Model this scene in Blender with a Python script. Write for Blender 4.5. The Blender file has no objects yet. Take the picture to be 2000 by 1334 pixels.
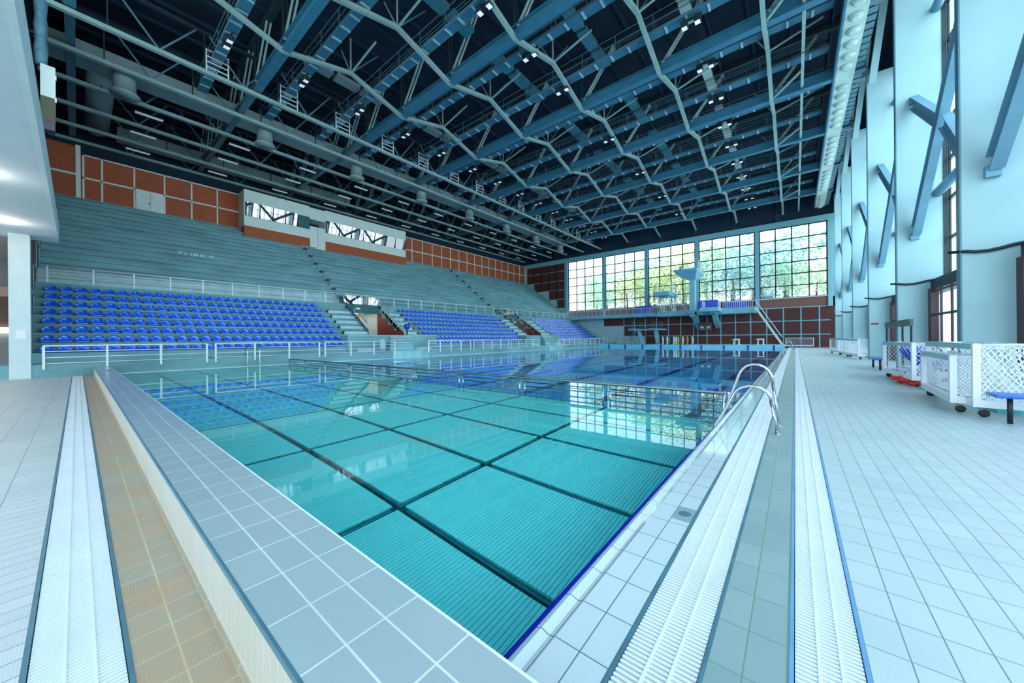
import bpy, math, random
from mathutils import Vector, Matrix
random.seed(7)
S = bpy.context.scene
COL = S.collection
# ------------------------------------------------------------------ camera
cam_d = bpy.data.cameras.new('camera'); cam = bpy.data.objects.new('camera', cam_d); COL.objects.link(cam)
cam_d.sensor_width = 36.0; cam_d.lens = 685.0/2000*36; cam_d.shift_y = -0.003; cam_d.clip_start = 0.05; cam_d.clip_end = 500
YAW = math.atan(553/685.0)
cam.matrix_world = Matrix.Translation((0, 0, 1.41)) @ Matrix.Rotation(YAW, 4, 'Z') @ Matrix.Rotation(math.pi/2, 4, 'X') @ Matrix.Rotation(-0.009, 4, 'Z')
S.camera = cam
# ------------------------------------------------------------------ world, sun, exposure
W = bpy.data.worlds.new('sky'); S.world = W; W.use_nodes = True
nt = W.node_tree; nt.nodes.clear()
wo = nt.nodes.new('ShaderNodeOutputWorld'); bg = nt.nodes.new('ShaderNodeBackground'); tc = nt.nodes.new('ShaderNodeTexCoord')
sx = nt.nodes.new('ShaderNodeSeparateXYZ'); rp = nt.nodes.new('ShaderNodeValToRGB')
nt.links.new(tc.outputs['Generated'], sx.inputs[0]); nt.links.new(sx.outputs['Z'], rp.inputs[0]); nt.links.new(rp.outputs[0], bg.inputs[0]); nt.links.new(bg.outputs[0], wo.inputs[0])
rp.color_ramp.elements[0].position = 0.0; rp.color_ramp.elements[0].color = (0.72, 0.87, 0.95, 1)
rp.color_ramp.elements[1].position = 0.9; rp.color_ramp.elements[1].color = (0.50, 0.79, 1.0, 1)
bg.inputs[1].default_value = 1.5
sun_d = bpy.data.lights.new('sun', 'SUN'); sun = bpy.data.objects.new('sun', sun_d); COL.objects.link(sun)
sun_d.energy = 6.0; sun_d.angle = 0.02; sun_d.color = (1, 0.97, 0.9)
sun.rotation_euler = (math.radians(6), math.radians(-32), 0)     # high sun from the stand side, so no patch falls on the deck
def area(name, loc, rot, sx_, sy_, e, col=(0.78, 0.95, 1.0)):
    d = bpy.data.lights.new(name, 'AREA'); d.shape = 'RECTANGLE'; d.size = sx_; d.size_y = sy_; d.energy = e; d.color = col
    o = bpy.data.objects.new(name, d); COL.objects.link(o); o.location = loc; o.rotation_euler = rot; return o
for k in range(8):                                             # area lights added outside the side glazing to strengthen the daylight per bay
    area('side_daylight_fill', (5.25, 3.5-7.25+7.25*k, 9.0), (0, math.radians(90), 0), 14.0, 6.6, (90, 150, 330, 560, 650, 650, 650, 650)[k])
area('end_daylight_fill', (-15, 74, 29), (math.radians(-62), 0, 0), 44, 16, 9000)  # area light added high outside, out of view, to brighten the hall
S.view_settings.view_transform = 'Standard'; S.view_settings.look = 'None'; S.view_settings.gamma = 1; S.view_settings.use_curve_mapping = False
S.view_settings.exposure = 1.0
cy = S.cycles
cy.max_bounces = 12; cy.diffuse_bounces = 5; cy.glossy_bounces = 4; cy.transmission_bounces = 8; cy.transparent_max_bounces = 8
cy.sample_clamp_indirect = 6.0; cy.caustics_reflective = False; cy.use_denoising = True

# ------------------------------------------------------------------ materials
MATS = {}
def base(name):
    m = bpy.data.materials.new(name); m.use_nodes = True; n = m.node_tree; b = n.nodes['Principled BSDF']; return m, n, b
def lin(c):
    return tuple((x/255/12.92 if x/255 <= 0.04045 else ((x/255+0.055)/1.055)**2.4) for x in c)+(1,)
def mat(name, c, rough=0.5, metal=0.0, var=0.12, scale=2.0, spec=0.5, stretch=(1, 1, 1), emit=0):
    m, n, b = base(name); L = n.links
    b.inputs['Roughness'].default_value = rough; b.inputs['Metallic'].default_value = metal; b.inputs['Specular IOR Level'].default_value = spec
    c = lin(c)
    if var:
        g = n.nodes.new('ShaderNodeNewGeometry'); mp = n.nodes.new('ShaderNodeMapping'); mp.inputs['Scale'].default_value = stretch
        t = n.nodes.new('ShaderNodeTexNoise'); t.inputs['Scale'].default_value = scale; t.inputs['Detail'].default_value = 5
        r = n.nodes.new('ShaderNodeValToRGB'); r.color_ramp.elements[0].position = 0.3; r.color_ramp.elements[1].position = 0.7
        r.color_ramp.elements[0].color = tuple(x*(1-var) for x in c[:3])+(1,); r.color_ramp.elements[1].color = tuple(min(1, x*(1+var)) for x in c[:3])+(1,)
        L.new(g.outputs['Position'], mp.inputs[0]); L.new(mp.outputs[0], t.inputs['Vector']); L.new(t.outputs[0], r.inputs[0]); L.new(r.outputs[0], b.inputs['Base Color'])
    else:
        b.inputs['Base Color'].default_value = c
    if emit:
        b.inputs['Emission Color'].default_value = c; b.inputs['Emission Strength'].default_value = emit
    MATS[name] = m; return m
def tile(name, ax, bw, rh, mortar, c1, c2, cm, rough=0.35, off=(0, 0), shift=0.0, dirt=None, dirt_amt=0.6, dirt_scale=1.2, bump=0.15, spec=0.5, ribs=0, dirt_lo=0.45):
    """tiles or bricks laid in the plane of world axes ax; ribs: fine moulded ridges per metre"""
    m, n, b = base(name); L = n.links
    g = n.nodes.new('ShaderNodeNewGeometry'); s = n.nodes.new('ShaderNodeSeparateXYZ'); c = n.nodes.new('ShaderNodeCombineXYZ'); L.new(g.outputs['Position'], s.inputs[0])
    for k in range(2):
        a = n.nodes.new('ShaderNodeMath'); a.operation = 'ADD'; a.inputs[1].default_value = 200.0*(bw if k == 0 else rh) + off[k]
        L.new(s.outputs[ax[k]], a.inputs[0]); L.new(a.outputs[0], c.inputs[k])
    t = n.nodes.new('ShaderNodeTexBrick'); t.offset = shift; t.squash = 1; t.offset_frequency = 2
    t.inputs['Scale'].default_value = 1; t.inputs['Brick Width'].default_value = bw; t.inputs['Row Height'].default_value = rh
    t.inputs['Mortar Size'].default_value = mortar; t.inputs['Mortar Smooth'].default_value = 0.1
    t.inputs['Color1'].default_value = lin(c1); t.inputs['Color2'].default_value = lin(c2); t.inputs['Mortar'].default_value = lin(cm)
    L.new(c.outputs[0], t.inputs['Vector'])
    out = t.outputs['Color']
    if dirt:
        nz = n.nodes.new('ShaderNodeTexNoise'); nz.inputs['Scale'].default_value = dirt_scale; nz.inputs['Detail'].default_value = 6; L.new(g.outputs['Position'], nz.inputs['Vector'])
        r = n.nodes.new('ShaderNodeValToRGB'); r.color_ramp.elements[0].position = dirt_lo; r.color_ramp.elements[1].position = dirt_lo+0.25
        r.color_ramp.elements[0].color = (0, 0, 0, 1); r.color_ramp.elements[1].color = (dirt_amt,)*3+(1,); L.new(nz.outputs[0], r.inputs[0])
        mx = n.nodes.new('ShaderNodeMix'); mx.data_type = 'RGBA'; L.new(r.outputs[0], mx.inputs['Factor']); L.new(out, mx.inputs['A']); mx.inputs['B'].default_value = lin(dirt); out = mx.outputs['Result']
    L.new(out, b.inputs['Base Color']); b.inputs['Roughness'].default_value = rough; b.inputs['Specular IOR Level'].default_value = spec
    h = t.outputs['Fac']
    inv = n.nodes.new('ShaderNodeMath'); inv.operation = 'SUBTRACT'; inv.inputs[0].default_value = 1; L.new(h, inv.inputs[1]); h = inv.outputs[0]
    if ribs:
        w = n.nodes.new('ShaderNodeMath'); w.operation = 'MULTIPLY'; w.inputs[1].default_value = ribs*2*math.pi; L.new(s.outputs[ax[1]], w.inputs[0])
        w2 = n.nodes.new('ShaderNodeMath'); w2.operation = 'SINE'; L.new(w.outputs[0], w2.inputs[0])
        w3 = n.nodes.new('ShaderNodeMath'); w3.operation = 'MULTIPLY_ADD'; w3.inputs[1].default_value = 0.25; L.new(w2.outputs[0], w3.inputs[0]); L.new(h, w3.inputs[2]); h = w3.outputs[0]
    bp = n.nodes.new('ShaderNodeBump'); bp.inputs['Strength'].default_value = bump; bp.inputs['Distance'].default_value = 0.004; L.new(h, bp.inputs['Height']); L.new(bp.outputs[0], b.inputs['Normal'])
    MATS[name] = m; return m
def thin_glass(name, tint, refl):
    m = bpy.data.materials.new(name); m.use_nodes = True; n = m.node_tree; n.nodes.clear()
    o = n.nodes.new('ShaderNodeOutputMaterial'); t = n.nodes.new('ShaderNodeBsdfTransparent'); g = n.nodes.new('ShaderNodeBsdfGlossy'); x = n.nodes.new('ShaderNodeMixShader'); f = n.nodes.new('ShaderNodeFresnel')
    t.inputs[0].default_value = tint+(1,); g.inputs['Roughness'].default_value = 0.02; 
    ge = n.nodes.new('ShaderNodeNewGeometry'); mx = n.nodes.new('ShaderNodeMix'); mx.inputs['A'].default_value = refl; mx.inputs['B'].default_value = 1/refl   # same reflection from both sides of the pane
    n.links.new(ge.outputs['Backfacing'], mx.inputs['Factor']); n.links.new(mx.outputs['Result'], f.inputs[0])
    n.links.new(f.outputs[0], x.inputs[0]); n.links.new(t.outputs[0], x.inputs[1]); n.links.new(g.outputs[0], x.inputs[2]); n.links.new(x.outputs[0], o.inputs[0]); MATS[name] = m; return m

M = MATS
tile('deck_tile', (0, 1), 0.1445, 0.265, 0.0028, (184, 197, 200), (190, 203, 206), (100, 124, 132), 0.38, off=(-0.2364, -2.25), dirt=(160, 178, 184), dirt_amt=0.35, ribs=90)
tile('strip_tile', (0, 1), 0.1445, 0.2875, 0.0032, (134, 158, 160), (146, 168, 168), (118, 140, 120), 0.36, off=(0.1816, -2.01), dirt=(122, 148, 150), dirt_amt=0.4, ribs=90)
tile('coping_tile', (0, 1), 0.1365, 0.285, 0.0032, (192, 206, 211), (196, 210, 215), (92, 126, 134), 0.06, off=(0.90, -1.41), bump=0.1, spec=0.6)
tile('near_deck_tile', (0, 1), 0.13, 0.265, 0.0028, (196, 200, 200), (204, 208, 207), (112, 118, 120), 0.42, off=(2.96, 0.16), dirt=(174, 178, 178), dirt_amt=0.4, ribs=90)
tile('parapet_top_tile', (0, 1), 0.30, 0.148, 0.0042, (154, 168, 174), (160, 174, 178), (208, 218, 220), 0.22, off=(1.21, -0.575), dirt=(146, 164, 162), dirt_amt=0.4, bump=0.12, ribs=0)
tile('parapet_side_tile', (0, 2), 0.074, 0.30, 0.0022, (196, 192, 180), (202, 196, 186), (222, 220, 210), 0.35, off=(0, -0.06), dirt=(186, 172, 148), dirt_amt=0.4)
tile('trench_tile', (0, 1), 0.2, 0.148, 0.005, (168, 158, 140), (160, 152, 138), (196, 184, 150), 0.45, off=(2.64, -0.14), dirt=(186, 148, 110), dirt_amt=0.6, dirt_scale=2.2, dirt_lo=0.4, ribs=80)
tile('pool_tile', (1, 2), 0.5, 0.25, 0.006, (70, 190, 225), (76, 196, 230), (150, 215, 235), 0.25)
tile('pool_end_tile', (0, 2), 0.5, 0.12, 0.006, (120, 215, 245), (126, 220, 248), (165, 228, 245), 0.2)
tile('pool_floor_tile', (0, 1), 0.5, 0.5, 0.008, (64, 188, 255), (70, 192, 255), (90, 200, 255), 0.4)
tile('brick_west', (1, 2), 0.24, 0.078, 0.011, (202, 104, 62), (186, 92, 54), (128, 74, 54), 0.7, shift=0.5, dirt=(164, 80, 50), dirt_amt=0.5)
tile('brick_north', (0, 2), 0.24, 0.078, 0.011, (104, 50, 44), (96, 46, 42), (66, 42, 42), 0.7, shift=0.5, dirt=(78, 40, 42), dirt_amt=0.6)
tile('brick_sill', (0, 2), 0.24, 0.078, 0.011, (150, 96, 84), (142, 90, 80), (118, 84, 80), 0.7, shift=0.5)
tile('brick_flank', (0, 2), 0.24, 0.078, 0.011, (130, 88, 76), (122, 80, 70), (98, 72, 66), 0.7, shift=0.5)
mat('concrete', (112, 160, 168), 0.75, var=0.22, scale=1.1, stretch=(1, 0.35, 1))
mat('concrete_light', (172, 206, 212), 0.6, var=0.12)
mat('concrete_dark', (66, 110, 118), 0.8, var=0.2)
mat('wall_white', (205, 222, 224), 0.55, var=0.05)
mat('fin_white', (154, 190, 198), 0.42, var=0.05, scale=0.6)
mat('soffit_white', (200, 214, 222), 0.85, var=0.03)
mat('frame_white', (226, 240, 235), 0.5, var=0.05)
mat('frame_blue', (128, 188, 202), 0.5, var=0.05)
mat('mullion', (26, 48, 54), 0.5, var=0)
mat('mullion_red', (70, 40, 44), 0.5, var=0)
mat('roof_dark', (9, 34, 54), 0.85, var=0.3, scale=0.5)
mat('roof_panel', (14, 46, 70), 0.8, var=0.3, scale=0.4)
mat('steel_blue', (54, 118, 146), 0.45, var=0.12)
mat('steel_pale', (144, 174, 172), 0.5, var=0.1)
mat('steel_mid', (88, 130, 146), 0.5, var=0.1)
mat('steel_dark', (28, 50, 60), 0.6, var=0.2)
mat('duct_pale', (140, 162, 164), 0.5, var=0.12, scale=0.8)
mat('duct_teal', (66, 128, 146), 0.5, var=0.15)
mat('duct_cream', (190, 214, 208), 0.45, var=0.08)
mat('brace_steel', (104, 152, 176), 0.5, var=0.1, scale=1.5)
mat('rail_white', (222, 234, 236), 0.35, var=0)
mat('stainless', (196, 202, 204), 0.18, metal=1.0, var=0.06)
mat('stainless_dark', (104, 116, 112), 0.35, metal=1.0, var=0.1)
sm_ = mat('seat_blue', (0, 104, 238), 0.2, var=0.05, spec=1.0); sm_.node_tree.nodes['Principled BSDF'].inputs['Coat Weight'].default_value = 0.8; sm_.node_tree.nodes['Principled BSDF'].inputs['Coat Roughness'].default_value = 0.12
mat('grate_white', (222, 228, 232), 0.4, var=0.04)
mat('gutter_dark', (58, 90, 104), 0.6, var=0.2)
mat('trim_steel', (96, 140, 158), 0.4, metal=0.4, var=0.15, scale=6)
mat('trim_blue', (104, 152, 196), 0.4, var=0.1)
mat('edge_navy', (24, 30, 150), 0.25, var=0.05)
mat('mark_navy', (16, 40, 140), 0.3, var=0)
mat('slat_turquoise', (120, 255, 255), 0.4, var=0.05, scale=1.0)
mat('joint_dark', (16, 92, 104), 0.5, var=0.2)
mat('void_teal', (30, 170, 186), 0.6, var=0.2)
mat('rubber', (32, 32, 36), 0.6, var=0.1)
mat('rust', (104, 62, 48), 0.6, var=0.3, scale=20)
mat('white_paint', (232, 236, 240), 0.35, var=0.04)
mat('bar_blue', (158, 196, 206), 0.4, var=0.05)
mat('net_white', (238, 242, 246), 0.6, var=0)
mat('tarp_blue', (20, 72, 200), 0.35, var=0.15, scale=4)
mat('bench_blue', (50, 108, 196), 0.35, var=0.15, scale=4)
mat('black_steel', (28, 36, 44), 0.45, var=0)
mat('rope_red', (226, 50, 36), 0.35, var=0.12, scale=8)
mat('mat_teal', (90, 200, 194), 0.5, var=0.1)
mat('green_block', (176, 196, 190), 0.5, var=0.05)
mat('red_dot', (214, 62, 44), 0.5, var=0)
mat('cable_black', (26, 36, 42), 0.6, var=0)
mat('board_olive', (96, 112, 104), 0.5, var=0.1)
mat('sign_red', (150, 50, 66), 0.5, var=0.1)
mat('paper', (240, 238, 248), 0.6, var=0)
mat('lens', (235, 240, 245), 0.3, var=0, emit=0.25)
mat('lamp_warm', (255, 236, 220), 0.3, var=0, emit=14)
mat('lamp_strip', (255, 232, 226), 0.3, var=0, emit=7)
mat('tube_white', (206, 222, 230), 0.4, var=0, emit=0.08)
mat('truck_blue', (92, 140, 158), 0.6, var=0.25, scale=5)
mat('box_cream', (216, 228, 224), 0.4, var=0.03)
mat('box_olive', (84, 84, 66), 0.5, var=0.08)
mat('box_grey', (76, 80, 88), 0.5, var=0.05)
mat('poster', (226, 120, 84), 0.5, var=0.5, scale=3)
mat('brick_vom', (128, 44, 36), 0.6, var=0.15, scale=5)
mat('corridor_brown', (104, 86, 84), 0.6, var=0.12)
mat('corridor_pink', (206, 168, 160), 0.6, var=0.08)
mat('corridor_grey', (140, 150, 150), 0.6, var=0.08)
mat('bark', (90, 74, 60), 0.9, var=0.3)
mat('leaf_lime', (216, 232, 176), 0.6, var=0.45, scale=1.2)
mat('leaf_green', (182, 214, 184), 0.6, var=0.45, scale=1.2)
mat('leaf_blue', (176, 206, 206), 0.6, var=0.4, scale=1.2)
mat('ground_out', (150, 150, 142), 0.9, var=0.2, scale=0.3)
mat('car_white', (222, 232, 238), 0.2, var=0)
mat('car_blue', (60, 130, 180), 0.2, var=0)
mat('car_glass', (70, 110, 130), 0.1, var=0)
mat('score_black', (16, 26, 34), 0.4, var=0)
mat('score_grey', (86, 110, 122), 0.4, var=0)
mat('rope_white', (216, 232, 238), 0.5, var=0); mat('rope_black', (30, 38, 44), 0.5, var=0); mat('rope_yellow', (222, 196, 66), 0.5, var=0)
mat('rope_orange', (226, 150, 50), 0.5, var=0); mat('rope_green', (60, 112, 90), 0.5, var=0); mat('rope_maroon', (110, 50, 60), 0.5, var=0)
mat('graffiti', (206, 232, 238), 0.6, var=0.05)
thin_glass('pane_glass', (0.93, 0.98, 1.0), 1.35)
thin_glass('pane_mirror', (0.25, 0.32, 0.34), 3.2)
# water: clear refracting surface
wm = bpy.data.materials.new('pool_water'); wm.use_nodes = True; wb = wm.node_tree.nodes['Principled BSDF']
wb.inputs['Base Color'].default_value = (0.80, 0.99, 1.0, 1); wb.inputs['Transmission Weight'].default_value = 1; wb.inputs['IOR'].default_value = 1.333; wb.inputs['Roughness'].default_value = 0.0
MATS['water'] = wm

# ------------------------------------------------------------------ mesh helpers
class MB:
    def __init__(s): s.v = []; s.f = []
    def add(s, vs, fs):
        o = len(s.v); s.v += [tuple(p) for p in vs]; s.f += [tuple(i+o for i in f) for f in fs]; return s
    def box(s, x0, x1, y0, y1, z0, z1):
        x0, x1 = min(x0, x1), max(x0, x1); y0, y1 = min(y0, y1), max(y0, y1); z0, z1 = min(z0, z1), max(z0, z1)
        return s.add([(x0, y0, z0), (x1, y0, z0), (x1, y1, z0), (x0, y1, z0), (x0, y0, z1), (x1, y0, z1), (x1, y1, z1), (x0, y1, z1)],
                     [(0, 3, 2, 1), (4, 5, 6, 7), (0, 1, 5, 4), (1, 2, 6, 5), (2, 3, 7, 6), (3, 0, 4, 7)])
    def bar(s, p, q, w, h=None, up=(0, 0, 1)):
        h = h or w; p = Vector(p); q = Vector(q); d = (q-p).normalized(); u = Vector(up)
        if abs(d.dot(u)) > 0.99: u = Vector((0, 1, 0))
        a = d.cross(u).normalized()*w/2; b = a.cross(d).normalized()*h/2
        c = [p-a-b, p+a-b, p+a+b, p-a+b, q-a-b, q+a-b, q+a+b, q-a+b]
        return s.add(c, [(0, 3, 2, 1), (4, 5, 6, 7), (0, 1, 5, 4), (1, 2, 6, 5), (2, 3, 7, 6), (3, 0, 4, 7)])
    def tube(s, pts, r, n=8, cap=True):
        pts = [Vector(p) for p in pts]; rings = []; prev = None
        for i, p in enumerate(pts):
            d = (pts[min(i+1, len(pts)-1)]-pts[max(i-1, 0)]).normalized()
            u = prev if prev is not None and abs(prev.dot(d)) < 0.95 else (Vector((0, 0, 1)) if abs(d.z) < 0.9 else Vector((0, 1, 0)))
            a = d.cross(u).normalized(); b = a.cross(d).normalized(); prev = b
            rr = r[i] if isinstance(r, (list, tuple)) else r
            rings.append([p+a*math.cos(2*math.pi*k/n)*rr+b*math.sin(2*math.pi*k/n)*rr for k in range(n)])
        vs = [v for R in rings for v in R]; fs = []
        for i in range(len(pts)-1):
            for k in range(n): fs.append((i*n+k, i*n+(k+1) % n, (i+1)*n+(k+1) % n, (i+1)*n+k))
        if cap: fs.append(tuple(range(n-1, -1, -1))); fs.append(tuple((len(pts)-1)*n+k for k in range(n)))
        return s.add(vs, fs)
    def prism(s, prof, axis, a, b):
        """closed 2D profile in the two other axes (in x,y,z order) swept along axis from a to b"""
        def P(u, v, w): return (w, u, v) if axis == 0 else ((u, w, v) if axis == 1 else (u, v, w))
        n = len(prof); vs = [P(u, v, a) for u, v in prof]+[P(u, v, b) for u, v in prof]
        fs = [(i, (i+1) % n, n+(i+1) % n, n+i) for i in range(n)]+[tuple(range(n-1, -1, -1)), tuple(range(n, 2*n))]
        return s.add(vs, fs)
    def lathe(s, c, prof, n=16, axis=2):
        vs = []; fs = []
        for r, z in prof:
            for k in range(n):
                a = 2*math.pi*k/n; p = [math.cos(a)*r, math.sin(a)*r, z]
                if axis == 0: p = [p[2], p[0], p[1]]
                if axis == 1: p = [p[0], p[2], p[1]]
                vs.append((c[0]+p[0], c[1]+p[1], c[2]+p[2]))
        m = len(prof)
        for i in range(m-1):
            for k in range(n): fs.append((i*n+k, i*n+(k+1) % n, (i+1)*n+(k+1) % n, (i+1)*n+k))
        fs.append(tuple(range(n-1, -1, -1))); fs.append(tuple((m-1)*n+k for k in range(n)))
        return s.add(vs, fs)
    def quad(s, a, b, c, d): return s.add([a, b, c, d], [(0, 1, 2, 3)])
    def build(s, name, m, parent=None, smooth=False, bevel=0):
        me = bpy.data.meshes.new(name)
        off = Vector((0, 0, 0)); p = parent
        while p is not None: off += p.location; p = p.parent
        me.from_pydata([tuple(Vector(v)-off) for v in s.v], [], s.f); me.update()
        import bmesh
        bm = bmesh.new(); bm.from_mesh(me); bmesh.ops.recalc_face_normals(bm, faces=bm.faces); bm.to_mesh(me); bm.free()
        if smooth:
            for f in me.polygons: f.use_smooth = True
        me.materials.append(MATS[m] if isinstance(m, str) else m)
        o = bpy.data.objects.new(name, me); COL.objects.link(o)
        if parent is not None: o.parent = parent
        if bevel:
            md = o.modifiers.new('bevel', 'BEVEL'); md.width = bevel; md.segments = 2; md.limit_method = 'ANGLE'
        return o
def tag(o, label=None, cat=None, group=None, kind=None):
    if label: o['label'] = label
    if cat: o['category'] = cat
    if group: o['group'] = group
    if kind: o['kind'] = kind
    return o
def thing(name, label, cat, loc=(0, 0, 0), group=None):
    o = bpy.data.objects.new(name, None); COL.objects.link(o); o.location = loc; o.empty_display_size = 0.1
    return tag(o, label, cat, group)
def struct(name, loc=(0, 0, 0), label=None):
    o = bpy.data.objects.new(name, None); COL.objects.link(o); o.location = loc; return tag(o, label, None, None, 'structure')
def smesh(mb, name, m, label=None): return tag(mb.build(name, m), label, None, None, 'structure')
def copy_tree(o, parent=None):
    c = o.copy(); COL.objects.link(c)
    if parent is not None: c.parent = parent
    for ch in list(o.children): copy_tree(ch, c)
    return c
ORD = ['zeroth', 'first', 'second', 'third', 'fourth', 'fifth', 'sixth', 'seventh', 'eighth', 'ninth', 'tenth', 'eleventh', 'twelfth', 'thirteenth', 'fourteenth', 'fifteenth', 'sixteenth', 'seventeenth', 'eighteenth', 'nineteenth', 'twentieth']
def ordn(n): return ORD[n] if n < len(ORD) else ('twenty-'+ORD[n-20] if n < 30 else 'thirty-'+ORD[n-30])

# key dimensions (metres, water level z = 0, camera above the near right pool corner)
XE, XW, YS, YN = -1.0, -23.5, 0.87, 50.7      # pool edges
YWALL = 57.0; XBACK = -42.4; FIN_X = 3.33
FINS = [14.3+7.25*k for k in range(6)]
TRUSS = [-0.2+7.25*k for k in range(8)]
ROOF = 20.4

# ================================================================== SETTING
# east deck strips
smesh(MB().box(0.236, 4.95, -9, YWALL, -0.3, 0.0), 'floor_east', 'deck_tile')
smesh(MB().box(-0.305, -0.03, 0.2, YWALL, -0.3, 0.0), 'floor_strip', 'strip_tile')
smesh(MB().prism([(XE, -0.012), (XE+0.03, 0.002), (XE+0.075, -0.012), (XE+0.11, 0.0), (-0.625, 0.0), (-0.625, -0.3), (XE, -0.3)], 1, 0.6, YWALL), 'floor_coping', 'coping_tile')
smesh(MB().box(XE-0.022, XE, YS, YN, -0.3, -0.010), 'trim_1', 'edge_navy', 'navy tile line along the water edge')
# near deck, trench
smesh(MB().box(-24.5, -0.0, -9, -0.16, -0.3, 0.0), 'floor_south', 'near_deck_tile')
smesh(MB().box(-24.5, 0.236, 0.145, 0.43, -0.3, 0.0), 'floor_trench', 'trench_tile')
smesh(MB().box(-33.4, XE, YN+0.3, YWALL, -0.3, 0.36), 'floor_north', 'concrete_light')
smesh(MB().box(-60, 40, -60, -9, -0.6, -0.35), 'floor_outside', 'ground_out')
g2 = MB().box(4.95, 60, -60, 130, -0.6, -0.35)
smesh(g2, 'floor_yard', 'ground_out')
smesh(MB().box(-70, 5.3, YWALL+0.45, 140, -0.34, 5.0), 'floor_street', 'ground_out')
# parapet at the near end
p = struct('wall_parapet', (-12, 0.6, 0), 'low tiled wall closing the near end of the pool')
MB().box(-24.2, 0.2, 0.43, YS, -0.3, 0.352).build('core', 'parapet_side_tile', p)
MB().box(-24.2, 0.2, 0.425, YS, 0.352, 0.36).build('top', 'parapet_top_tile', p)
MB().box(-24.2, 0.2, 0.418, 0.43, 0.335, 0.361).build('edge_strip', 'trim_steel', p)
MB().box(-24.2, 0.2, YS-0.004, YS+0.006, 0.335, 0.361).build('edge_strip', 'rail_white', p)
MB().box(-24.2, 0.2, 0.418, 0.43, 0.0, 0.035).build('base_strip', 'trench_tile', p)
MB().lathe((-19.7, 0.72, 0.361), [(0.05, 0), (0.05, 0.012), (0.02, 0.014)], 14).build('drain_cap', 'rubber', p)
# pool shell
p = struct('wall_pool', (-12, 25, -2), 'tiled pool basin')
MB().box(XE, XE+0.02, YS, YN, -2.3, -0.3).build('side', 'pool_tile', p)
MB().box(XW-0.02, XW, YS, YN, -2.3, 0.02).build('side', 'pool_tile', p)
MB().box(XW, XE, YS-0.02, YS-0.002, -2.3, 0.33).build('end', 'pool_end_tile', p)
MB().box(XW, XE, YN, YN+0.3, -2.3, 0.36).build('end', 'pool_end_tile', p)
MB().box(XW, XE, YS, YN, -2.4, -2.3).build('bottom', 'pool_floor_tile', p)
MB().box(XW-0.0, XW+0.06, YS, YN, -0.06, 0.018).build('edge_strip', 'rail_white', p)
for k in range(9):
    x = -1.93-2.51*k
    MB().box(x-0.14, x+0.14, 9.2, YN-1.2, -2.3, -2.292).build('lane_line', 'mark_navy', p)
    MB().box(x-0.11, x+0.11, YN-0.008, YN, -1.6, 0.34).build('lane_mark', 'mark_navy', p)
for k in range(4):
    MB().box(XW, XE, 15+9*k, 15.2+9*k, -2.3, -2.294).build('lane_line', 'mark_navy', p)
tag(MB().quad((XW, YS, 0), (XE, YS, 0), (XE, YN, 0), (XW, YN, 0)).build('water', 'water'), 'clear still water filling the swimming pool', None, None, 'stuff')

# movable floor of slatted panels in the shallow part
SUN_Y = [YS+0.02, 2.26, 3.69, 5.12, 6.55, 7.9]; SUN_X = [-1.03-0.0]+[-3.48-2.5*k for k in range(8)]+[XW+0.03]
rows_w = ['nearest the parapet', 'second from the parapet', 'third from the parapet', 'second from the barrier', 'under the barrier']
for j in range(5):
    for i in range(9):
        a, b = SUN_X[i+1]+0.05, SUN_X[i]-0.05; c, d = SUN_Y[j]+(0.0 if j == 0 else 0.05), SUN_Y[j+1]-0.05
        if b-a < 0.3: continue
        t = thing('pool_floor_panel', 'turquoise slatted floor panel under water, row %s, %s from the right pool edge' % (rows_w[j], ordn(i+1)), 'floor panel', ((a+b)/2, (c+d)/2, -1.15), 'slatted panels of the movable pool floor')
        s = MB(); n = int((b-a)/0.0425); w = (b-a)/n
        for k in range(n): s.box(a+k*w, a+k*w+w*0.84, c, d, -1.14, -1.10)
        s.build('slats', 'slat_turquoise', t)
        s = MB(); 
        for y in [c+0.02+q*(d-c-0.04)/4 for q in range(5)]: s.box(a, b, y-0.012, y+0.012, -1.15, -1.112)
        s.box(a, b, c, d, -1.22, -1.205)
        s.build('frame', 'joint_dark' if False else 'void_teal', t)
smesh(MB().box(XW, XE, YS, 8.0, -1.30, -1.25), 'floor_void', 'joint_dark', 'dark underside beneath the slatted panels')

# drain grates: bars and frames
def grate(label, along, a0, a1, c0, c1, frame_m):
    ctr = ((c0+c1)/2, (a0+a1)/2, 0) if along == 1 else ((a0+a1)/2, (c0+c1)/2, 0)
    t = thing('drain_grate', label, 'drain grate', ctr)
    def bx(s, u0, u1, w0, w1, z0, z1): return s.box(w0, w1, u0, u1, z0, z1) if along == 1 else s.box(u0, u1, w0, w1, z0, z1)
    s = MB(); u = a0
    while u < a1: bx(s, u, u+0.0135, c0+0.02, c1-0.02, -0.03, 0.0); u += 0.0252
    s.build('bars', 'grate_white', t)
    s = MB()
    for f in (0.38, 0.66): bx(s, a0, a1, c0+(c1-c0)*f-0.006, c0+(c1-c0)*f+0.006, -0.02, 0.0025)
    s.build('ribs', 'grate_white', t)
    s = MB(); bx(s, a0, a1, c0, c0+0.016, -0.06, 0.003); bx(s, a0, a1, c1-0.016, c1, -0.06, 0.003); s.build('frame', frame_m, t)
    s = MB(); bx(s, a0, a1, c0, c1, -0.14, -0.12); s.build('channel', 'gutter_dark', t)
    return t
grate('white overflow grate between the pool coping tiles and the grey strip', 1, 0.9, YWALL-0.3, -0.625, -0.305, 'trim_steel')
grate('white drain grate beside the open right-hand deck', 1, 0.43, YWALL-0.3, -0.03, 0.236, 'trim_blue')
grate('white drain grate along the near end beside the brown trench tiles', 0, -24.4, 0.0, -0.16, 0.145, 'trim_steel')
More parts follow.
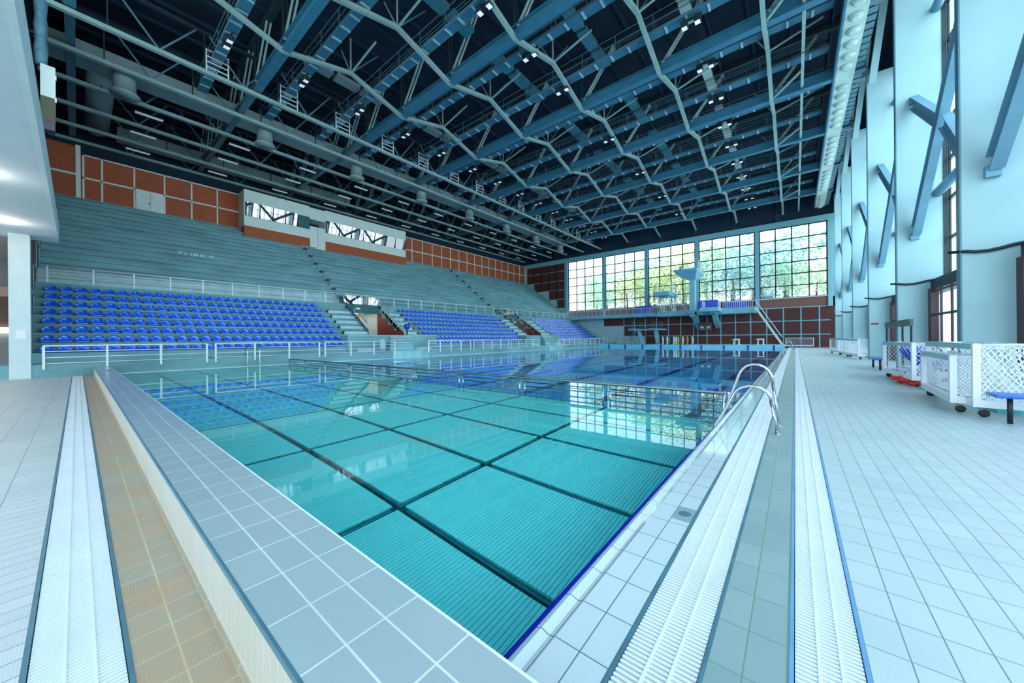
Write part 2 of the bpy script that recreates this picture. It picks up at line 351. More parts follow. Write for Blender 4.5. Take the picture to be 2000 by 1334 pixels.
# small steel drain in the coping
t = thing('floor_drain', 'round steel drain set in the white coping tiles', 'drain', (-0.66, 3.02, 0))
MB().box(-0.755, -0.63, 2.9, 3.14, 0, 0.003).build('plate', 'strip_tile', t); MB().lathe((-0.69, 3.02, 0.003), [(0.045, 0), (0.045, 0.004), (0.01, 0.005)], 18).build('cap', 'trim_steel', t)

# ------------------------------------------------------------------ pool barrier (stainless railing on the edge of the movable floor)
YB = 7.85
t = thing('pool_barrier', 'long stainless steel railing standing across the pool water', 'railing', (-12, YB, -1.1))
xs = SUN_X
MB().tube([(XW+0.3, YB, 0.31), (-1.05, YB, 0.31)], 0.03, 10).build('top_rail', 'stainless_dark', t, True)
for z, r in ((0.19, 0.016), (0.075, 0.016), (-0.06, 0.016), (-0.3, 0.012), (-0.55, 0.012), (-1.08, 0.018)):
    s = MB()
    for i in range(9): s.tube([(xs[i+1]+0.09, YB, z), (xs[i]-0.09, YB, z)], r, 6)
    s.build('rail', 'stainless_dark', t, True)
for i in range(10):
    for dx in ((-0.09, 0.09) if 0 < i < 9 else ((-0.06,) if i == 0 else (0.2,))):
        MB().tube([(xs[i]+dx, YB, -1.1), (xs[i]+dx, YB, 0.30)], 0.017, 8).build('post', 'stainless', t, True)
s = MB()
for i in range(9):
    n = 12
    for k in range(1, n): 
        x = xs[i+1]+0.09+(xs[i]-xs[i+1]-0.18)*k/n; s.tube([(x, YB, -1.08), (x, YB, -0.55)], 0.007, 5)
s.build('balusters', 'stainless_dark', t)

# ------------------------------------------------------------------ pool ladders
def ladder(label, y0, y1, za, zb, x0=-0.21, xe=-1.0, sgn=1):
    t = thing('pool_ladder', label, 'pool ladder', (x0, y0, 0))
    def arc(y, ztop):
        pts = [(x0, y, 0.0), (x0-0.02*sgn, y, ztop*0.3), (x0-0.07*sgn, y, ztop*0.7)]
        cx = x0-0.30*sgn; rx = 0.235; rz = ztop*0.30
        for k in range(0, 9):
            a = math.pi*k/8*0.86; pts.append((cx+rx*math.cos(a)*sgn, y, ztop-rz+rz*math.sin(a)))
        pts += [(x0-0.62*sgn, y, ztop*0.48), (xe+0.03*sgn if False else x0-0.78*sgn, y, 0.02), (x0-0.84*sgn, y, -0.35), (x0-0.85*sgn, y, -1.0)]
        return pts
    for y, zt in ((y0, za), (y1, zb)):
        MB().tube(arc(y, zt), 0.021, 12).build('handrail', 'stainless', t, True)
        MB().lathe((x0, y, 0.001), [(0.04, 0), (0.04, 0.006), (0.024, 0.012)], 14).build('flange', 'stainless', t, True)
    for z in (-0.3, -0.58, -0.86): MB().box(x0-0.92*sgn, x0-0.8*sgn, y0, y1, z-0.015, z+0.015).build('step', 'stainless', t)
    return t
ladder('stainless pool ladder with two looped handrails over the right pool edge', 6.3, 6.87, 0.67, 0.96)
ladder('small far pool ladder at the far right corner of the pool', 48.6, 49.2, 0.7, 0.9)
for lab, y in (('slim white ladder loops on the stand side wall near the first seat block', 6.1), ('white ladder loops on the stand side by the third seat block', 35.6)):
    t = thing('pool_ladder', lab, 'pool ladder', (XW, y, 0))
    for d in (-0.28, 0.28):
        pts = [(XW+0.28, y+d, -0.8), (XW+0.26, y+d, 0.1)]+[(XW+0.03+0.23*math.cos(math.pi*k/6), y+d, 0.85+0.22*math.sin(math.pi*k/6)) for k in range(7)]+[(XW-0.2, y+d, 0.53)]
        MB().tube(pts, 0.018, 8).build('handrail', 'stainless', t, True)

# ================================================================== WEST STAND
TR = [(-25.35-0.68*k, 0.95+0.447*k) for k in range(8)]           # front edge of each lower tread
UP = [(-31.9-0.644*k, 4.6+0.4775*(k+1)) for k in range(16)]
def lower_profile():
    pr = [(XW, -0.3), (XW, 0.52), (-25.35, 0.52)]
    for k, (x, z) in enumerate(TR): pr += ([(x-0.06, z-0.447), (x-0.06, z-0.10), (x, z-0.09)] if k else [])+[(x, z), (x-0.68-0.06*(k < 7), z)]
    pr += [(-30.79, 4.6), (-31.3, 4.6), (-31.3, -0.3)]
    return pr
def upper_profile():
    pr = [(-31.3, 3.9), (-31.3, 4.6), (-31.9, 4.6)]
    for k, (x, z) in enumerate(UP): pr += [(x-0.09, z-0.4775), (x-0.09, z-0.11), (x, z-0.10), (x, z), (x-0.644, z)]
    pr += [(XBACK, 12.24), (XBACK, 3.9)]
    return pr
VOM = [(14.9, 18.2), (36.5, 39.8)]
p = struct('grandstand', (-32, 28, 0), 'stepped concrete spectator stand')
for a, b in ((-1.4, VOM[0][0]), (VOM[0][1], VOM[1][0]), (VOM[1][1], YWALL)):
    MB().prism(lower_profile(), 1, a, b).build('lower_tier', 'concrete', p)
MB().prism(upper_profile(), 1, -1.4, YWALL).build('upper_tier', 'concrete', p)
for (x, z) in UP[:2]: MB().box(x-0.08, x-0.04, -1.38, 14.8, z-0.4775, z-0.115).build('painted_riser', 'concrete_light', p); MB().box(x, x+0.008, -1.38, 14.8, z-0.1, z).build('painted_edge', 'concrete_light', p)
for a, b in VOM: MB().box(-31.3, -31.92, a, b, 4.58, 4.605).build('walkway', 'concrete_light', p)
s = MB()
for a, b in ((12.95, 14.9), (18.2, 19.6), (34.75, 36.5), (39.8, 41.9)):
    for x, z in TR: s.box(x, x+0.34, a, b, z-0.447, z-0.223)
s.build('aisle_steps', 'concrete_light', p)
s = MB()
for a, b in ((15.0, 16.4), (36.2, 37.6)):
    for x, z in UP: s.box(x, x+0.32, a, b, z-0.4775, z-0.24)
s.build('aisle_steps', 'concrete', p)
for y in (13.05, 19.75, 34.62, 42.0):
    for x, z in TR[:-1]: MB().box(x-0.62, x-0.42, y-0.14, y+0.14, z, z+0.24).build('step_box', 'black_steel', p)  # small dark boxes at the row ends along the aisles
for y in (15.0, 36.2):
    for x, z in UP[::2][:9]: MB().box(x-0.2, x+0.05, y-0.16, y+0.12, z, z+0.22).build('step_box', 'black_steel', p)  # same dark boxes on alternate upper treads
# vomitories: landing, stairs to the deck, back room
for n_, (a, b) in enumerate(VOM):
    MB().box(-25.2, -27.6, a-2.6, b+2.2, 0.5, 1.75).build('landing', 'concrete', p)
    MB().box(-27.6, -33.4, a, b, 1.2, 1.75).build('landing', 'concrete', p)
    MB().box(-25.19, -25.25, a-2.6, b+2.2, 1.72, 1.76).build('landing_edge', 'concrete_light', p)
    for k in range(5): MB().box(-24.2-0.2*k, -25.2, a+0.2+0.12*k, b-1.0+0.12*k, 0.5, 0.52+0.22*(k+1)).build('stair_step', 'concrete', p); MB().box(-24.19-0.2*k, -24.24-0.2*k, a+0.2+0.12*k, b-1.0+0.12*k, 0.49+0.22*(k+1), 0.525+0.22*(k+1)).build('step_edge', 'wall_white', p)
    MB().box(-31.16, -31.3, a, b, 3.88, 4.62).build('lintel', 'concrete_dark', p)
    MB().box(-31.3, -33.4, b-0.02, b+0.1, 1.2, 3.95).build('room_wall', 'wall_white', p); MB().box(-31.3, -33.4, a-0.1, a+0.02, 1.2, 3.95).build('room_wall', 'wall_white', p)
    MB().box(-33.4, -33.5, a-0.1, b+0.1, 1.2, 4.0).build('room_wall', 'wall_white', p)
    MB().box(-33.38, -33.4, a+0.1, b-0.7, 1.8, 3.8).build('poster_wall', 'poster', p)
    MB().box(-31.2, -33.4, a, b, 3.95, 4.0).build('room_ceiling', 'wall_white', p)
    # red brick lining below the stepped concrete, far side
    pr = [(-27.2, 1.75), (-31.3, 1.75), (-31.3, 3.9), (-30.7, 3.9), (-30.7, 3.4), (-29.6, 3.4), (-29.6, 2.75), (-28.6, 2.75), (-28.6, 2.2), (-27.2, 2.2)]
    MB().prism(pr, 1, b-0.06, b-0.005).build('brick_lining', 'brick_vom', p)
    pr = [(-27.0, 1.75), (-27.0, 2.2), (-31.3, 4.95), (-31.3, 4.6), (-27.4, 1.75)]
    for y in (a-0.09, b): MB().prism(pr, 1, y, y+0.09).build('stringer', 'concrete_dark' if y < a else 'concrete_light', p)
    l = bpy.data.lights.new('room_lamp', 'POINT'); l.energy = 22; l.color = (1, 0.8, 0.65); l.shadow_soft_size = 0.2
    lo = bpy.data.objects.new('room_lamp', l); COL.objects.link(lo); lo.location = (-32.4, (a+b)/2, 3.5)
    tag(MB().box(-31.16, -31.15, a+1.05, a+1.45, 4.2, 4.34).build('exit_sign', 'paper'), 'small white sign on the concrete lintel of the %s stand exit' % ('near' if n_ == 0 else 'far'), 'sign')
    # rails beside and above the opening
    nm = 'near' if n_ == 0 else 'far'
    for y, side in ((a-0.05, 'left'), (b+0.05, 'right')):
        t = thing('handrail', 'sloping white handrail on the %s side of the %s stand exit' % (side, nm), 'handrail', (-29, y, 2))
        MB().tube([(-31.2, y, 5.5), (-27.3, y, 2.85), (-27.2, y, 2.75)], 0.03, 8).build('rail', 'rail_white' if side == 'right' else 'steel_mid', t, True)
        for f in (0.02, 0.5, 0.97):
            x = -31.2+3.95*f; MB().tube([(x, y, 4.75-2.6*f), (x, y, 5.5-2.68*f)], 0.025, 8).build('post', 'rail_white', t, True)
    t = thing('guard_rail', 'white rail with glass panels above the %s stand exit' % nm, 'railing', (-31.24, (a+b)/2, 4.6))
    MB().tube([(-31.25, a, 5.55), (-31.25, b, 5.55)], 0.035, 8).build('rail', 'rail_white', t, True)
    for k in range(4): MB().tube([(-31.25, a+(b-a)*k/3, 4.6), (-31.25, a+(b-a)*k/3, 5.55)], 0.025, 8).build('post', 'rail_white', t, True)
    MB().box(-31.26, -31.24, a+0.05, b-0.05, 4.68, 5.42).build('glass_panel', 'pane_mirror', t)
# painted letters on a riser of the upper tier
fc = bpy.data.curves.new('lettering', 'FONT'); fc.body = 'TURE S'; fc.size = 0.47; fc.extrude = 0.002
fo = bpy.data.objects.new('lettering', fc); COL.objects.link(fo); fc.materials.append(MATS['graffiti'])
fo.matrix_world = Matrix(((0, 0, 1, UP[7][0]-0.086), (1.5, 0, 0, 4.75), (0, 1, 0, UP[7][1]-0.462), (0, 0, 0, 1)))
bpy.context.view_layer.update()
lm = bpy.data.meshes.new_from_object(fo.evaluated_get(bpy.context.evaluated_depsgraph_get())); lw = fo.matrix_world.copy(); bpy.data.objects.remove(fo)
fo = bpy.data.objects.new('lettering', lm); COL.objects.link(fo); fo.matrix_world = lw
tag(fo, 'faded white painted letters on a riser of the upper stand', 'lettering')

# railings of the stand
def rail_run(name, label, x, ys, z0, z1, mids, mname, r=0.03, pr=0.03):
    t = thing(name, label, 'railing', (x, (ys[0]+ys[-1])/2, z0))
    MB().tube([(x, ys[0], z1), (x, ys[-1], z1)], r, 8).build('top_rail', mname, t, True)
    for z in mids: MB().tube([(x, ys[0], z), (x, ys[-1], z)], r*0.6, 6).build('mid_rail', mname, t, True)
    for y in ys: MB().box(x-pr, x+pr, y-pr, y+pr, z0, z1).build('post', mname, t)
    return t
def lins(a, b, n): return [a+(b-a)*k/(n-1) for k in range(n)]
rail_run('stand_railing', 'white railing above the first block of blue seats', -31.2, lins(-1.0, 14.9, 11), 4.6, 5.52, [5.1], 'rail_white')
rail_run('stand_railing', 'white railing above the second block of blue seats', -31.2, lins(18.25, 36.4, 12), 4.6, 5.52, [5.1], 'rail_white')
rail_run('stand_railing', 'white railing above the third block of blue seats', -31.2, lins(39.85, 56.6, 11), 4.6, 5.52, [5.1], 'rail_white')
fr = [('at the near end of the stand', lins(-0.86, 4.16, 4)), ('before the middle of the first seat block', lins(4.51, 9.62, 4)), ('before the end of the first seat block', lins(9.97, 15.0, 4)),
      ('beside the deck stairs', lins(18.15, 22.95, 5)), ('before the second seat block', lins(23.35, 28.5, 5)), ('before the later second seat block', lins(28.9, 34.2, 5)), ('before the third seat block', lins(38.5, 45.5, 6)), ('at the far end of the stand', lins(46, 55, 7))]
for lab, ys in fr: rail_run('front_railing', 'low white pipe railing on the pool wall '+lab, XW+0.03, ys, 0.33, 1.28, [1.05, 0.8, 0.56], 'rail_white', 0.032, 0.035)
# first aid box / speaker on landing
tag(MB().lathe((-24.5, 14.6, 0.52), [(0.22, 0), (0.24, 0.4), (0.22, 0.75), (0.12, 0.92), (0.02, 0.95)], 14).build('litter_bin', 'concrete_light', None, True), 'pale round-topped bin beside the deck stairs of the stand', 'bin')
t = thing('bollard_sign', 'round blue sign on a post beside the near stand exit', 'sign', (-26.9, 18.45, 1.75))
MB().tube([(-26.9, 18.45, 1.75), (-26.9, 18.45, 2.4)], 0.06, 8).build('post', 'black_steel', t, True); MB().lathe((-26.9, 18.45, 2.55), [(0.0, -0.26), (0.24, -0.2), (0.28, 0), (0.24, 0.2), (0.0, 0.26)], 14).build('head', 'tarp_blue', t, True)

# ------------------------------------------------------------------ seats
def seat_mesh():
    nu, nv = 10, 9; vs = []; fs = []
    prof = [(0.20, 0.03), (0.195, 0.09), (0.08, 0.075), (-0.03, 0.065), (-0.11, 0.09), (-0.165, 0.16), (-0.19, 0.24), (-0.205, 0.31), (-0.21, 0.345)]
    wid = [0.19, 0.205, 0.212, 0.216, 0.218, 0.212, 0.192, 0.15, 0.085]
    for j, (x, z) in enumerate(prof):
        for i in range(nu+1):
            u = -1+2*i/nu; e = abs(u)**3
            up = 0.055*e if 1 < j < 6 else 0
            dx = 0.11*u*u*wid[j]/0.2 if j > 4 else 0
            vs.append((x+dx, u*wid[j], z+up))
    for j in range(nv-1):
        for i in range(nu): a = j*(nu+1)+i; fs.append((a, a+1, a+nu+2, a+nu+1))
    n = len(vs); vs += [(x-0.014, y*1.0, z-0.016) for x, y, z in vs]; fs += [tuple(n+i for i in reversed(f)) for f in fs]
    rim = list(range(0, nu+1))+[(j+1)*(nu+1)+nu for j in range(nv-1)]+[(nv-1)*(nu+1)+i for i in range(nu-1, -1, -1)]+[j*(nu+1) for j in range(nv-2, 0, -1)]
    for k in range(len(rim)): a, b = rim[k], rim[(k+1) % len(rim)]; fs.append((b, a, n+a, n+b))
    s = MB(); s.add(vs, fs); s.box(-0.16, 0.12, -0.03, 0.03, 0.0, 0.06); return s
blocks = [('first', -0.85, 27), ('second', 20.1, 29), ('third', 42.4, 26)]
slots = []
for bn, y0, n in blocks:
    for r, (x, z) in enumerate(TR):
        for c in range(n):
            if bn == 'second' and (c < (8-r)*0.18-0.6): continue
            X = x-0.35; Y = y0+0.5*c; slots.append((math.hypot(X, Y), bn, r, c, X, Y, z))
slots.sort(key=lambda q: q[0]*1.0)
proto = seat_mesh().build('stadium_seat', 'seat_blue', None, True)
rown = ['bottom', 'second lowest', 'third lowest', 'fourth lowest', 'fourth highest', 'third highest', 'second highest', 'top']
for k, (_, bn, r, c, X, Y, z) in enumerate(slots[:300]):
    o = proto if k == 0 else proto.copy()
    if k: COL.objects.link(o)
    o.location = (X, Y, z); tag(o, 'blue plastic seat, %s row of the %s seat block, %s from its left end' % (rown[r], bn, ordn(c+1)), 'seat', 'blue seats on the stand')
s = MB(); base_m = seat_mesh()
for _, bn, r, c, X, Y, z in slots[300:]: s.add([(v[0]+X, v[1]+Y, v[2]+z) for v in base_m.v], base_m.f)
tag(s.build('stadium_seats', 'seat_blue', None, True), 'blue plastic seats filling the far parts of the stand', 'seats', None, 'stuff')

# ------------------------------------------------------------------ west back wall with brick panels, doors, press boxes
p = struct('wall_west', (XBACK, 28, 12), 'back wall above the stand')
MB().box(XBACK-0.4, XBACK-0.05, -2, YWALL+0.4, 12.0, ROOF).build('backing', 'roof_dark', p)
MB().box(XBACK-0.05, XBACK, 0.2, 10.1, 12.24, 15.75).build('brick', 'brick_west', p)
MB().box(XBACK-0.05, XBACK, 27.6, YWALL, 12.24, 15.75).build('brick', 'brick_west', p)
MB().box(XBACK-0.05, XBACK+0.35, -1.4, 0.05, 12.1, 16.2).build('brick', 'brick_west', p)
s = MB()
def fr_y(y, z0=12.24, z1=15.8, w=0.05, x=XBACK): s.box(x, x+0.05, y-w, y+w, z0, z1)
for y in (0.35, 1.28, 3.02, 4.8, 6.55, 8.36, 10.1): fr_y(y)
y = 28.2
while y < 56.9: fr_y(y); y += 1.79
for a, b in ((0.3, 10.1), (27.7, 57)):
    for z in (12.27, 15.77): s.box(XBACK, XBACK+0.05, a, b, z-0.05, z+0.05)
    s.box(XBACK, XBACK+0.05, a, b, 13.97, 14.09)
s.box(XBACK+0.35, XBACK+0.4, -0.02, 0.22, 11.75, 16.3); s.box(XBACK+0.35, XBACK+0.4, -1.4, 0.2, 11.75, 12.35); s.box(XBACK+0.35, XBACK+0.39, -1.4, 0.1, 14.0, 14.14)
s.build('panel_frames', 'frame_white', p)
d = struct('door_1', (XBACK, 3.9, 12.24), 'pale double door between the brick panels')
MB().box(XBACK+0.01, XBACK+0.08, 3.1, 3.92, 12.24, 14.0).build('leaf', 'frame_white', d); MB().box(XBACK+0.01, XBACK+0.08, 3.94, 4.74, 12.24, 14.0).build('leaf', 'frame_white', d)
MB().box(XBACK+0.08, XBACK+0.12, 3.8, 3.95, 13.0, 13.1).build('handle', 'steel_mid', d)
XP = -40.6
def press(label, a, b, wa, wb, panes, nm):
    t = thing('press_box', label, 'cabin', (XP, (a+b)/2, 11.3))
    MB().box(XP, XBACK, a, b, 12.4, 13.35).build('wall_lower', 'frame_white', t)
    MB().box(XP, XBACK, a, b, 14.68, 15.85).build('wall_upper', 'frame_white', t)
    MB().box(XP, XBACK, a, b, 11.2, 12.4).build('brick_base', 'brick_west', t)
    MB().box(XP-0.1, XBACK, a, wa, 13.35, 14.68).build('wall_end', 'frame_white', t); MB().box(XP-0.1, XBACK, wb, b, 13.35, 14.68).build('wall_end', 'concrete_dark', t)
    n = panes
    for k in range(n):
        y0 = wa+(wb-wa)*k/n; y1 = wa+(wb-wa)*(k+1)/n
        f = MB().bar((XP-0.12, (y0+y1)/2, 13.37), (XP+0.14, (y0+y1)/2, 14.66), y1-y0-0.1, 0.02, (1, 0, 0.2)).build('window_pane', 'pane_mirror', t)
    s = MB()
    for k in range(n+1): y0 = wa+(wb-wa)*k/n; s.box(XP-0.06, XP+0.02, y0-0.04, y0+0.04, 13.35, 14.68)
    s.build('window_frame', 'steel_dark', t)
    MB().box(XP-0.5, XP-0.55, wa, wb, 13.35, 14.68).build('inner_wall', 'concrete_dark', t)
press('near press cabin with four window panes above a brick base', 10.0, 15.8, 10.15, 14.6, 4, 'a')
press('far long press cabin with seven window panes above a brick base', 17.4, 27.75, 17.5, 27.6, 7, 'b')
d = struct('door_2', (XP, 16.6, 11.3), 'pale door between the two press cabins')
MB().box(XP-0.02, XBACK, 15.8, 16.58, 11.25, 13.75).build('leaf', 'frame_white', d); MB().box(XP-0.02, XBACK, 16.62, 17.4, 11.25, 13.75).build('leaf', 'frame_white', d); MB().box(XP-0.02, XBACK, 15.8, 17.4, 14.5, 15.75).build('panel', 'frame_white', d)

# ------------------------------------------------------------------ north wall
BAY = [-32.73+7.215*k for k in range(6)]
p = struct('wall_north', (-15, YWALL, 0), 'end wall with dark brick panels under the great window')
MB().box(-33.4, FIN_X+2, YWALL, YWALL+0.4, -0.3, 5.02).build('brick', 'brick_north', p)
MB().box(-33.4, FIN_X+2, YWALL, YWALL+0.4, 5.02, 6.2).build('brick_sill_band', 'brick_sill', p)
MB().box(XBACK, -33.1, YWALL, YWALL+0.4, -0.3, 16.1).build('plaster', 'concrete_light', p)
MB().box(FIN_X+0.02, FIN_X+2, YWALL, YWALL+0.4, 5.0, 16.1).build('plaster', 'frame_blue', p)
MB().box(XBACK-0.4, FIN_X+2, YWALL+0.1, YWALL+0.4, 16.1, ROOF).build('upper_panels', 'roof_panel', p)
MB().box(XBACK, FIN_X+1.6, YWALL-0.25, YWALL+0.3, 15.35, 16.06).build('header_beam', 'frame_blue', p)
MB().box(-33.3, FIN_X, YWALL-0.12, YWALL+0.2, 6.2, 6.32).build('sill', 'wall_white', p)
s = MB(); cx = [-41.94, -40.24, -38.53, -36.75, -34.97, -33.26]; rz = [15.35, 13.9, 12.14, 10.43, 8.67, 6.99]
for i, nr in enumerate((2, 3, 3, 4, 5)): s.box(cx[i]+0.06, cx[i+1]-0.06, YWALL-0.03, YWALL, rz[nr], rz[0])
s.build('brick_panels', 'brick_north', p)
s = MB()
for i, nr in enumerate((2, 3, 3, 4, 5)):
    for k in range(nr+1): s.box(cx[i], cx[i+1], YWALL-0.06, YWALL-0.02, rz[k]-0.05, rz[k]+0.05)
    for x in (cx[i], cx[i+1]): s.box(x-0.05, x+0.05, YWALL-0.06, YWALL-0.02, rz[nr], rz[0])
for k in range(15): x = -22.1+1.745*k; s.box(x-0.06, x+0.06, YWALL-0.05, YWALL, 0.0, 5.05)
s.box(-11.14, -11.02, YWALL-0.05, YWALL, 0, 5.05)
for z, x0 in ((1.6, -22.1), (3.32, -25.6), (5.02, -25.6)): s.box(x0, FIN_X, YWALL-0.06, YWALL, z-0.055, z+0.055)
s.build('panel_frames', 'frame_blue', p)
MB().box(-25.6, -22.1, YWALL-0.04, YWALL, -0.2, 3.3).build('plaster', 'concrete_light', p); MB().box(-33.4, -25.6, YWALL-0.04, YWALL, -0.2, 5.0).build('plaster', 'concrete_light', p)
MB().box(-22.1, -18.7, YWALL-0.04, YWALL, -0.2, 1.55).build('plaster', 'concrete_light', p)
s = MB()
for k in range(9): x = -40+4.8*k; s.box(x-0.3, x+0.3, YWALL-0.06, YWALL+0.12, 16.1, ROOF)
s.build('upper_posts', 'steel_dark', p)
for k in range(5):
    a, b = BAY[k]+0.28, BAY[k+1]-0.28
    w = struct('window_%d' % (k+1), ((a+b)/2, YWALL, 6.3), 'tall gridded window bay of the end wall')
    s = MB()
    for i in range(5): x = a+(b-a)*i/4; s.box(x-0.065, x+0.065, YWALL-0.05, YWALL+0.08, 6.3, 15.35)
    for i in range(7): z = 6.32+1.495*i; s.box(a, b, YWALL-0.05, YWALL+0.08, z-0.06, z+0.06)
    s.build('frame', 'mullion', w)
    MB().box(a, b, YWALL+0.01, YWALL+0.03, 6.3, 15.35).build('glass', 'pane_glass', w)
for k in range(6): smesh(MB().box(BAY[k]-0.22, BAY[k]+0.22, YWALL-0.3, YWALL+0.1, 5.0, 15.4), 'trim_%d' % (k+2), 'frame_blue')

# gallery in front of the north wall
t = tag(struct('gallery', (-18, 55.5, 4.6), 'concrete gallery along the end wall'), None)
MB().box(-33.0, -16.0, 54.7, YWALL, 4.55, 4.95).build('slab', 'frame_blue', t); MB().box(-16.0, -4.0, 54.4, YWALL, 4.45, 5.1).build('slab', 'frame_blue', t)
for x in (-19.4, -17.3): MB().box(x-0.15, x+0.15, 54.3, 55.5, 4.6, 4.9).build('bracket', 'frame_blue', t)
def balustrade(label, x0, x1, y, z0, z1):
    t = thing('gallery_railing', label, 'railing', ((x0+x1)/2, y, z0))
    s = MB(); x = x0
    while x < x1: s.box(x-0.022, x+0.022, y-0.02, y+0.02, z0, z1); x += 0.235
    s.build('balusters', 'rail_white', t)
    MB().box(x0, x1, y-0.03, y+0.03, z1-0.03, z1+0.04).build('top_rail', 'rail_white', t); MB().box(x0, x1, y-0.03, y+0.03, z0+0.06, z0+0.1).build('bottom_rail', 'rail_white', t)
balustrade('white baluster railing on the left half of the end gallery', -33, -16, 54.8, 4.95, 5.9)
balustrade('white baluster railing beside the diving platform legs', -15.9, -11.6, 54.5, 5.1, 6.0)
balustrade('white baluster railing at the right end of the gallery by the steep stair', -7.5, -4.05, 54.5, 5.1, 6.0)
for lab, x0, x1, h in (('blue tarpaulin cover hung behind the gallery railing under the second window bay', -19.6, -17.0, 1.25), ('bright blue cover beside the diving tower', -10.6, -8.2, 1.5), ('blue cover at the right end of the gallery', -7.4, -4.9, 1.1)):
    tag(MB().box(x0, x1, 54.95, 56.2, 4.95 if x0 < -16 else 5.1, 5.0+h).build('covered_stack', 'tarp_blue', None, False, 0.12), lab, 'tarpaulin')
# steep stair
t = thing('steep_stair', 'steep white ladder stair from the gallery down to the pool deck', 'stair', (-1.3, 53, 0.36))
A = (-3.9, 53.6, 5.1); B = (-1.2, 53.0, 0.36)
for dy in (-0.35, 0.35):
    MB().bar((A[0], A[1]+dy, A[2]), (B[0], B[1]+dy, B[2]), 0.07, 0.2).build('stringer', 'rail_white', t)
    MB().tube([(A[0], A[1]+dy, A[2]+0.9), (B[0], B[1]+dy, B[2]+0.9)], 0.03, 6).build('handrail', 'rail_white', t)
for k in range(1, 13):
    f = k/13; x = A[0]+(B[0]-A[0])*f; y = A[1]+(B[1]-A[1])*f; z = A[2]+(B[2]-A[2])*f
    MB().box(x-0.1, x+0.1, y-0.35, y+0.35, z-0.02, z+0.02).build('tread', 'rail_white', t)
# diving tower
t = thing('diving_tower', 'tall concrete diving tower with a cantilevered top platform', 'diving tower', (-11, 53.5, 0.4))
MB().prism([(53.0, 4.2), (54.1, 4.0), (54.1, 9.9), (53.0, 9.5)], 0, -11.3, -10.65).build('pillar', 'frame_blue', t)
MB().add([(-12.95, 51.2, 10.55), (-10.0, 51.2, 10.55), (-10.0, 55.6, 10.55), (-12.95, 55.6, 10.55), (-12.95, 51.2, 10.35), (-10.0, 51.2, 10.3), (-10.0, 55.6, 10.0), (-12.95, 55.6, 10.0), (-11.5, 52.8, 9.3), (-10.5, 52.8, 9.3), (-10.5, 54.3, 9.3), (-11.5, 54.3, 9.3)],
         [(0, 1, 2, 3), (0, 4, 5, 1), (1, 5, 6, 2), (2, 6, 7, 3), (3, 7, 4, 0), (4, 8, 9, 5), (5, 9, 10, 6), (6, 10, 11, 7), (7, 11, 8, 4), (8, 11, 10, 9)]).build('top_platform', 'frame_blue', t)
s = MB()
for k in range(9): s.tube([(-10.05, 52.4+0.38*k, 10.55), (-10.05, 52.4+0.38*k, 11.6)], 0.025, 5)
s.tube([(-10.05, 52.4, 11.6), (-10.05, 55.5, 11.6)], 0.03, 6); s.tube([(-12.9, 52.4, 11.6), (-12.9, 55.5, 11.6)], 0.03, 6)
for k in range(5): s.tube([(-12.9, 52.4+0.76*k, 10.55), (-12.9, 52.4+0.76*k, 11.6)], 0.025, 5)
s.build('platform_railing', 'rail_white', t)
MB().box(-12.3, -11.95, 51.9, 52.2, 10.55, 11.1).build('platform_block', 'bar_blue', t)
MB().box(-9.75, -7.6, 51.2, 55, 4.7, 5.2).build('low_platform', 'frame_blue', t)
s = MB()
for x in (-9.6, -7.75):
    for k in range(4): s.tube([(x, 52.3+0.6*k, 5.2), (x, 52.3+0.6*k, 6.1)], 0.03, 5)
    s.tube([(x, 52.3, 6.1), (x, 54.1, 6.1)], 0.03, 6)
s.build('platform_railing', 'rail_white', t)
for x0, x1 in ((-11.3, -10.65), (-8.8, -8.2)):
    MB().prism([(52.2, 4.9), (55.0, 4.9), (56.9, 3.2), (56.9, 2.6), (55.6, 3.3), (54.2, 4.3), (52.4, 4.6)], 0, x0, x1).build('bracket', 'frame_blue', t)
t = thing('diving_platform', 'middle diving platform on splayed steel legs above the gallery', 'diving platform', (-14.6, 53.5, 5.1))
MB().box(-15.7, -13.6, 51.4, 55.8, 7.25, 7.8).build('deck', 'frame_blue', t)
for x in (-15.4, -13.9):
    for y, dy in ((52.4, 1.6), (54.2, 0.6), (55.4, 0.0)): MB().bar((x, y, 7.25), (x*0.97-0.2, y+dy*0.8, 5.1), 0.12).build('leg', 'rail_white', t)
s = MB()
for x in (-15.6, -13.7):
    for k in range(6): s.tube([(x, 52.6+0.6*k, 7.8), (x, 52.6+0.6*k, 8.8)], 0.03, 5)
    s.tube([(x, 52.6, 8.8), (x, 55.6, 8.8)], 0.03, 6)
s.build('railing', 'rail_white', t)
MB().bar((-13.6, 55.4, 7.7), (-12.2, 55.6, 5.1), 0.5, 0.06).build('access_stair', 'rail_white', t)
# springboard stand
t = thing('springboard_stand', 'low springboard stand on inclined legs at the pool end', 'springboard', (-17.2, 53, 0.36))
MB().box(-19.6, -14.7, 52.2, 54.5, 2.42, 2.6).build('deck', 'frame_blue', t)
for x0, x1 in ((-18.3, -17.6), (-15.8, -15.5)): MB().bar((x0, 53, 2.45), (x1, 53, 0.36), 0.5, 0.35, (0, 1, 0)).build('leg', 'frame_blue', t)
for x0, x1 in ((-19.4, -19.9), (-19.0, -19.6)): MB().bar((x0, 54, 2.45), (x1, 53.6, 0.8), 0.08).build('brace', 'steel_mid', t)
for x in (-18.7, -15.9): MB().box(x-0.25, x+0.25, 50.4, 54.6, 2.62, 2.68).build('board', 'mat_teal', t)
s = MB()
for x in (-19.3, -18.2, -16.4, -15.3):
    for y in (53.1, 53.9, 54.5): s.tube([(x, y, 2.6), (x, y, 3.6)], 0.025, 5)
    s.tube([(x, 53.1, 3.6), (x, 54.5, 3.6)], 0.025, 5)
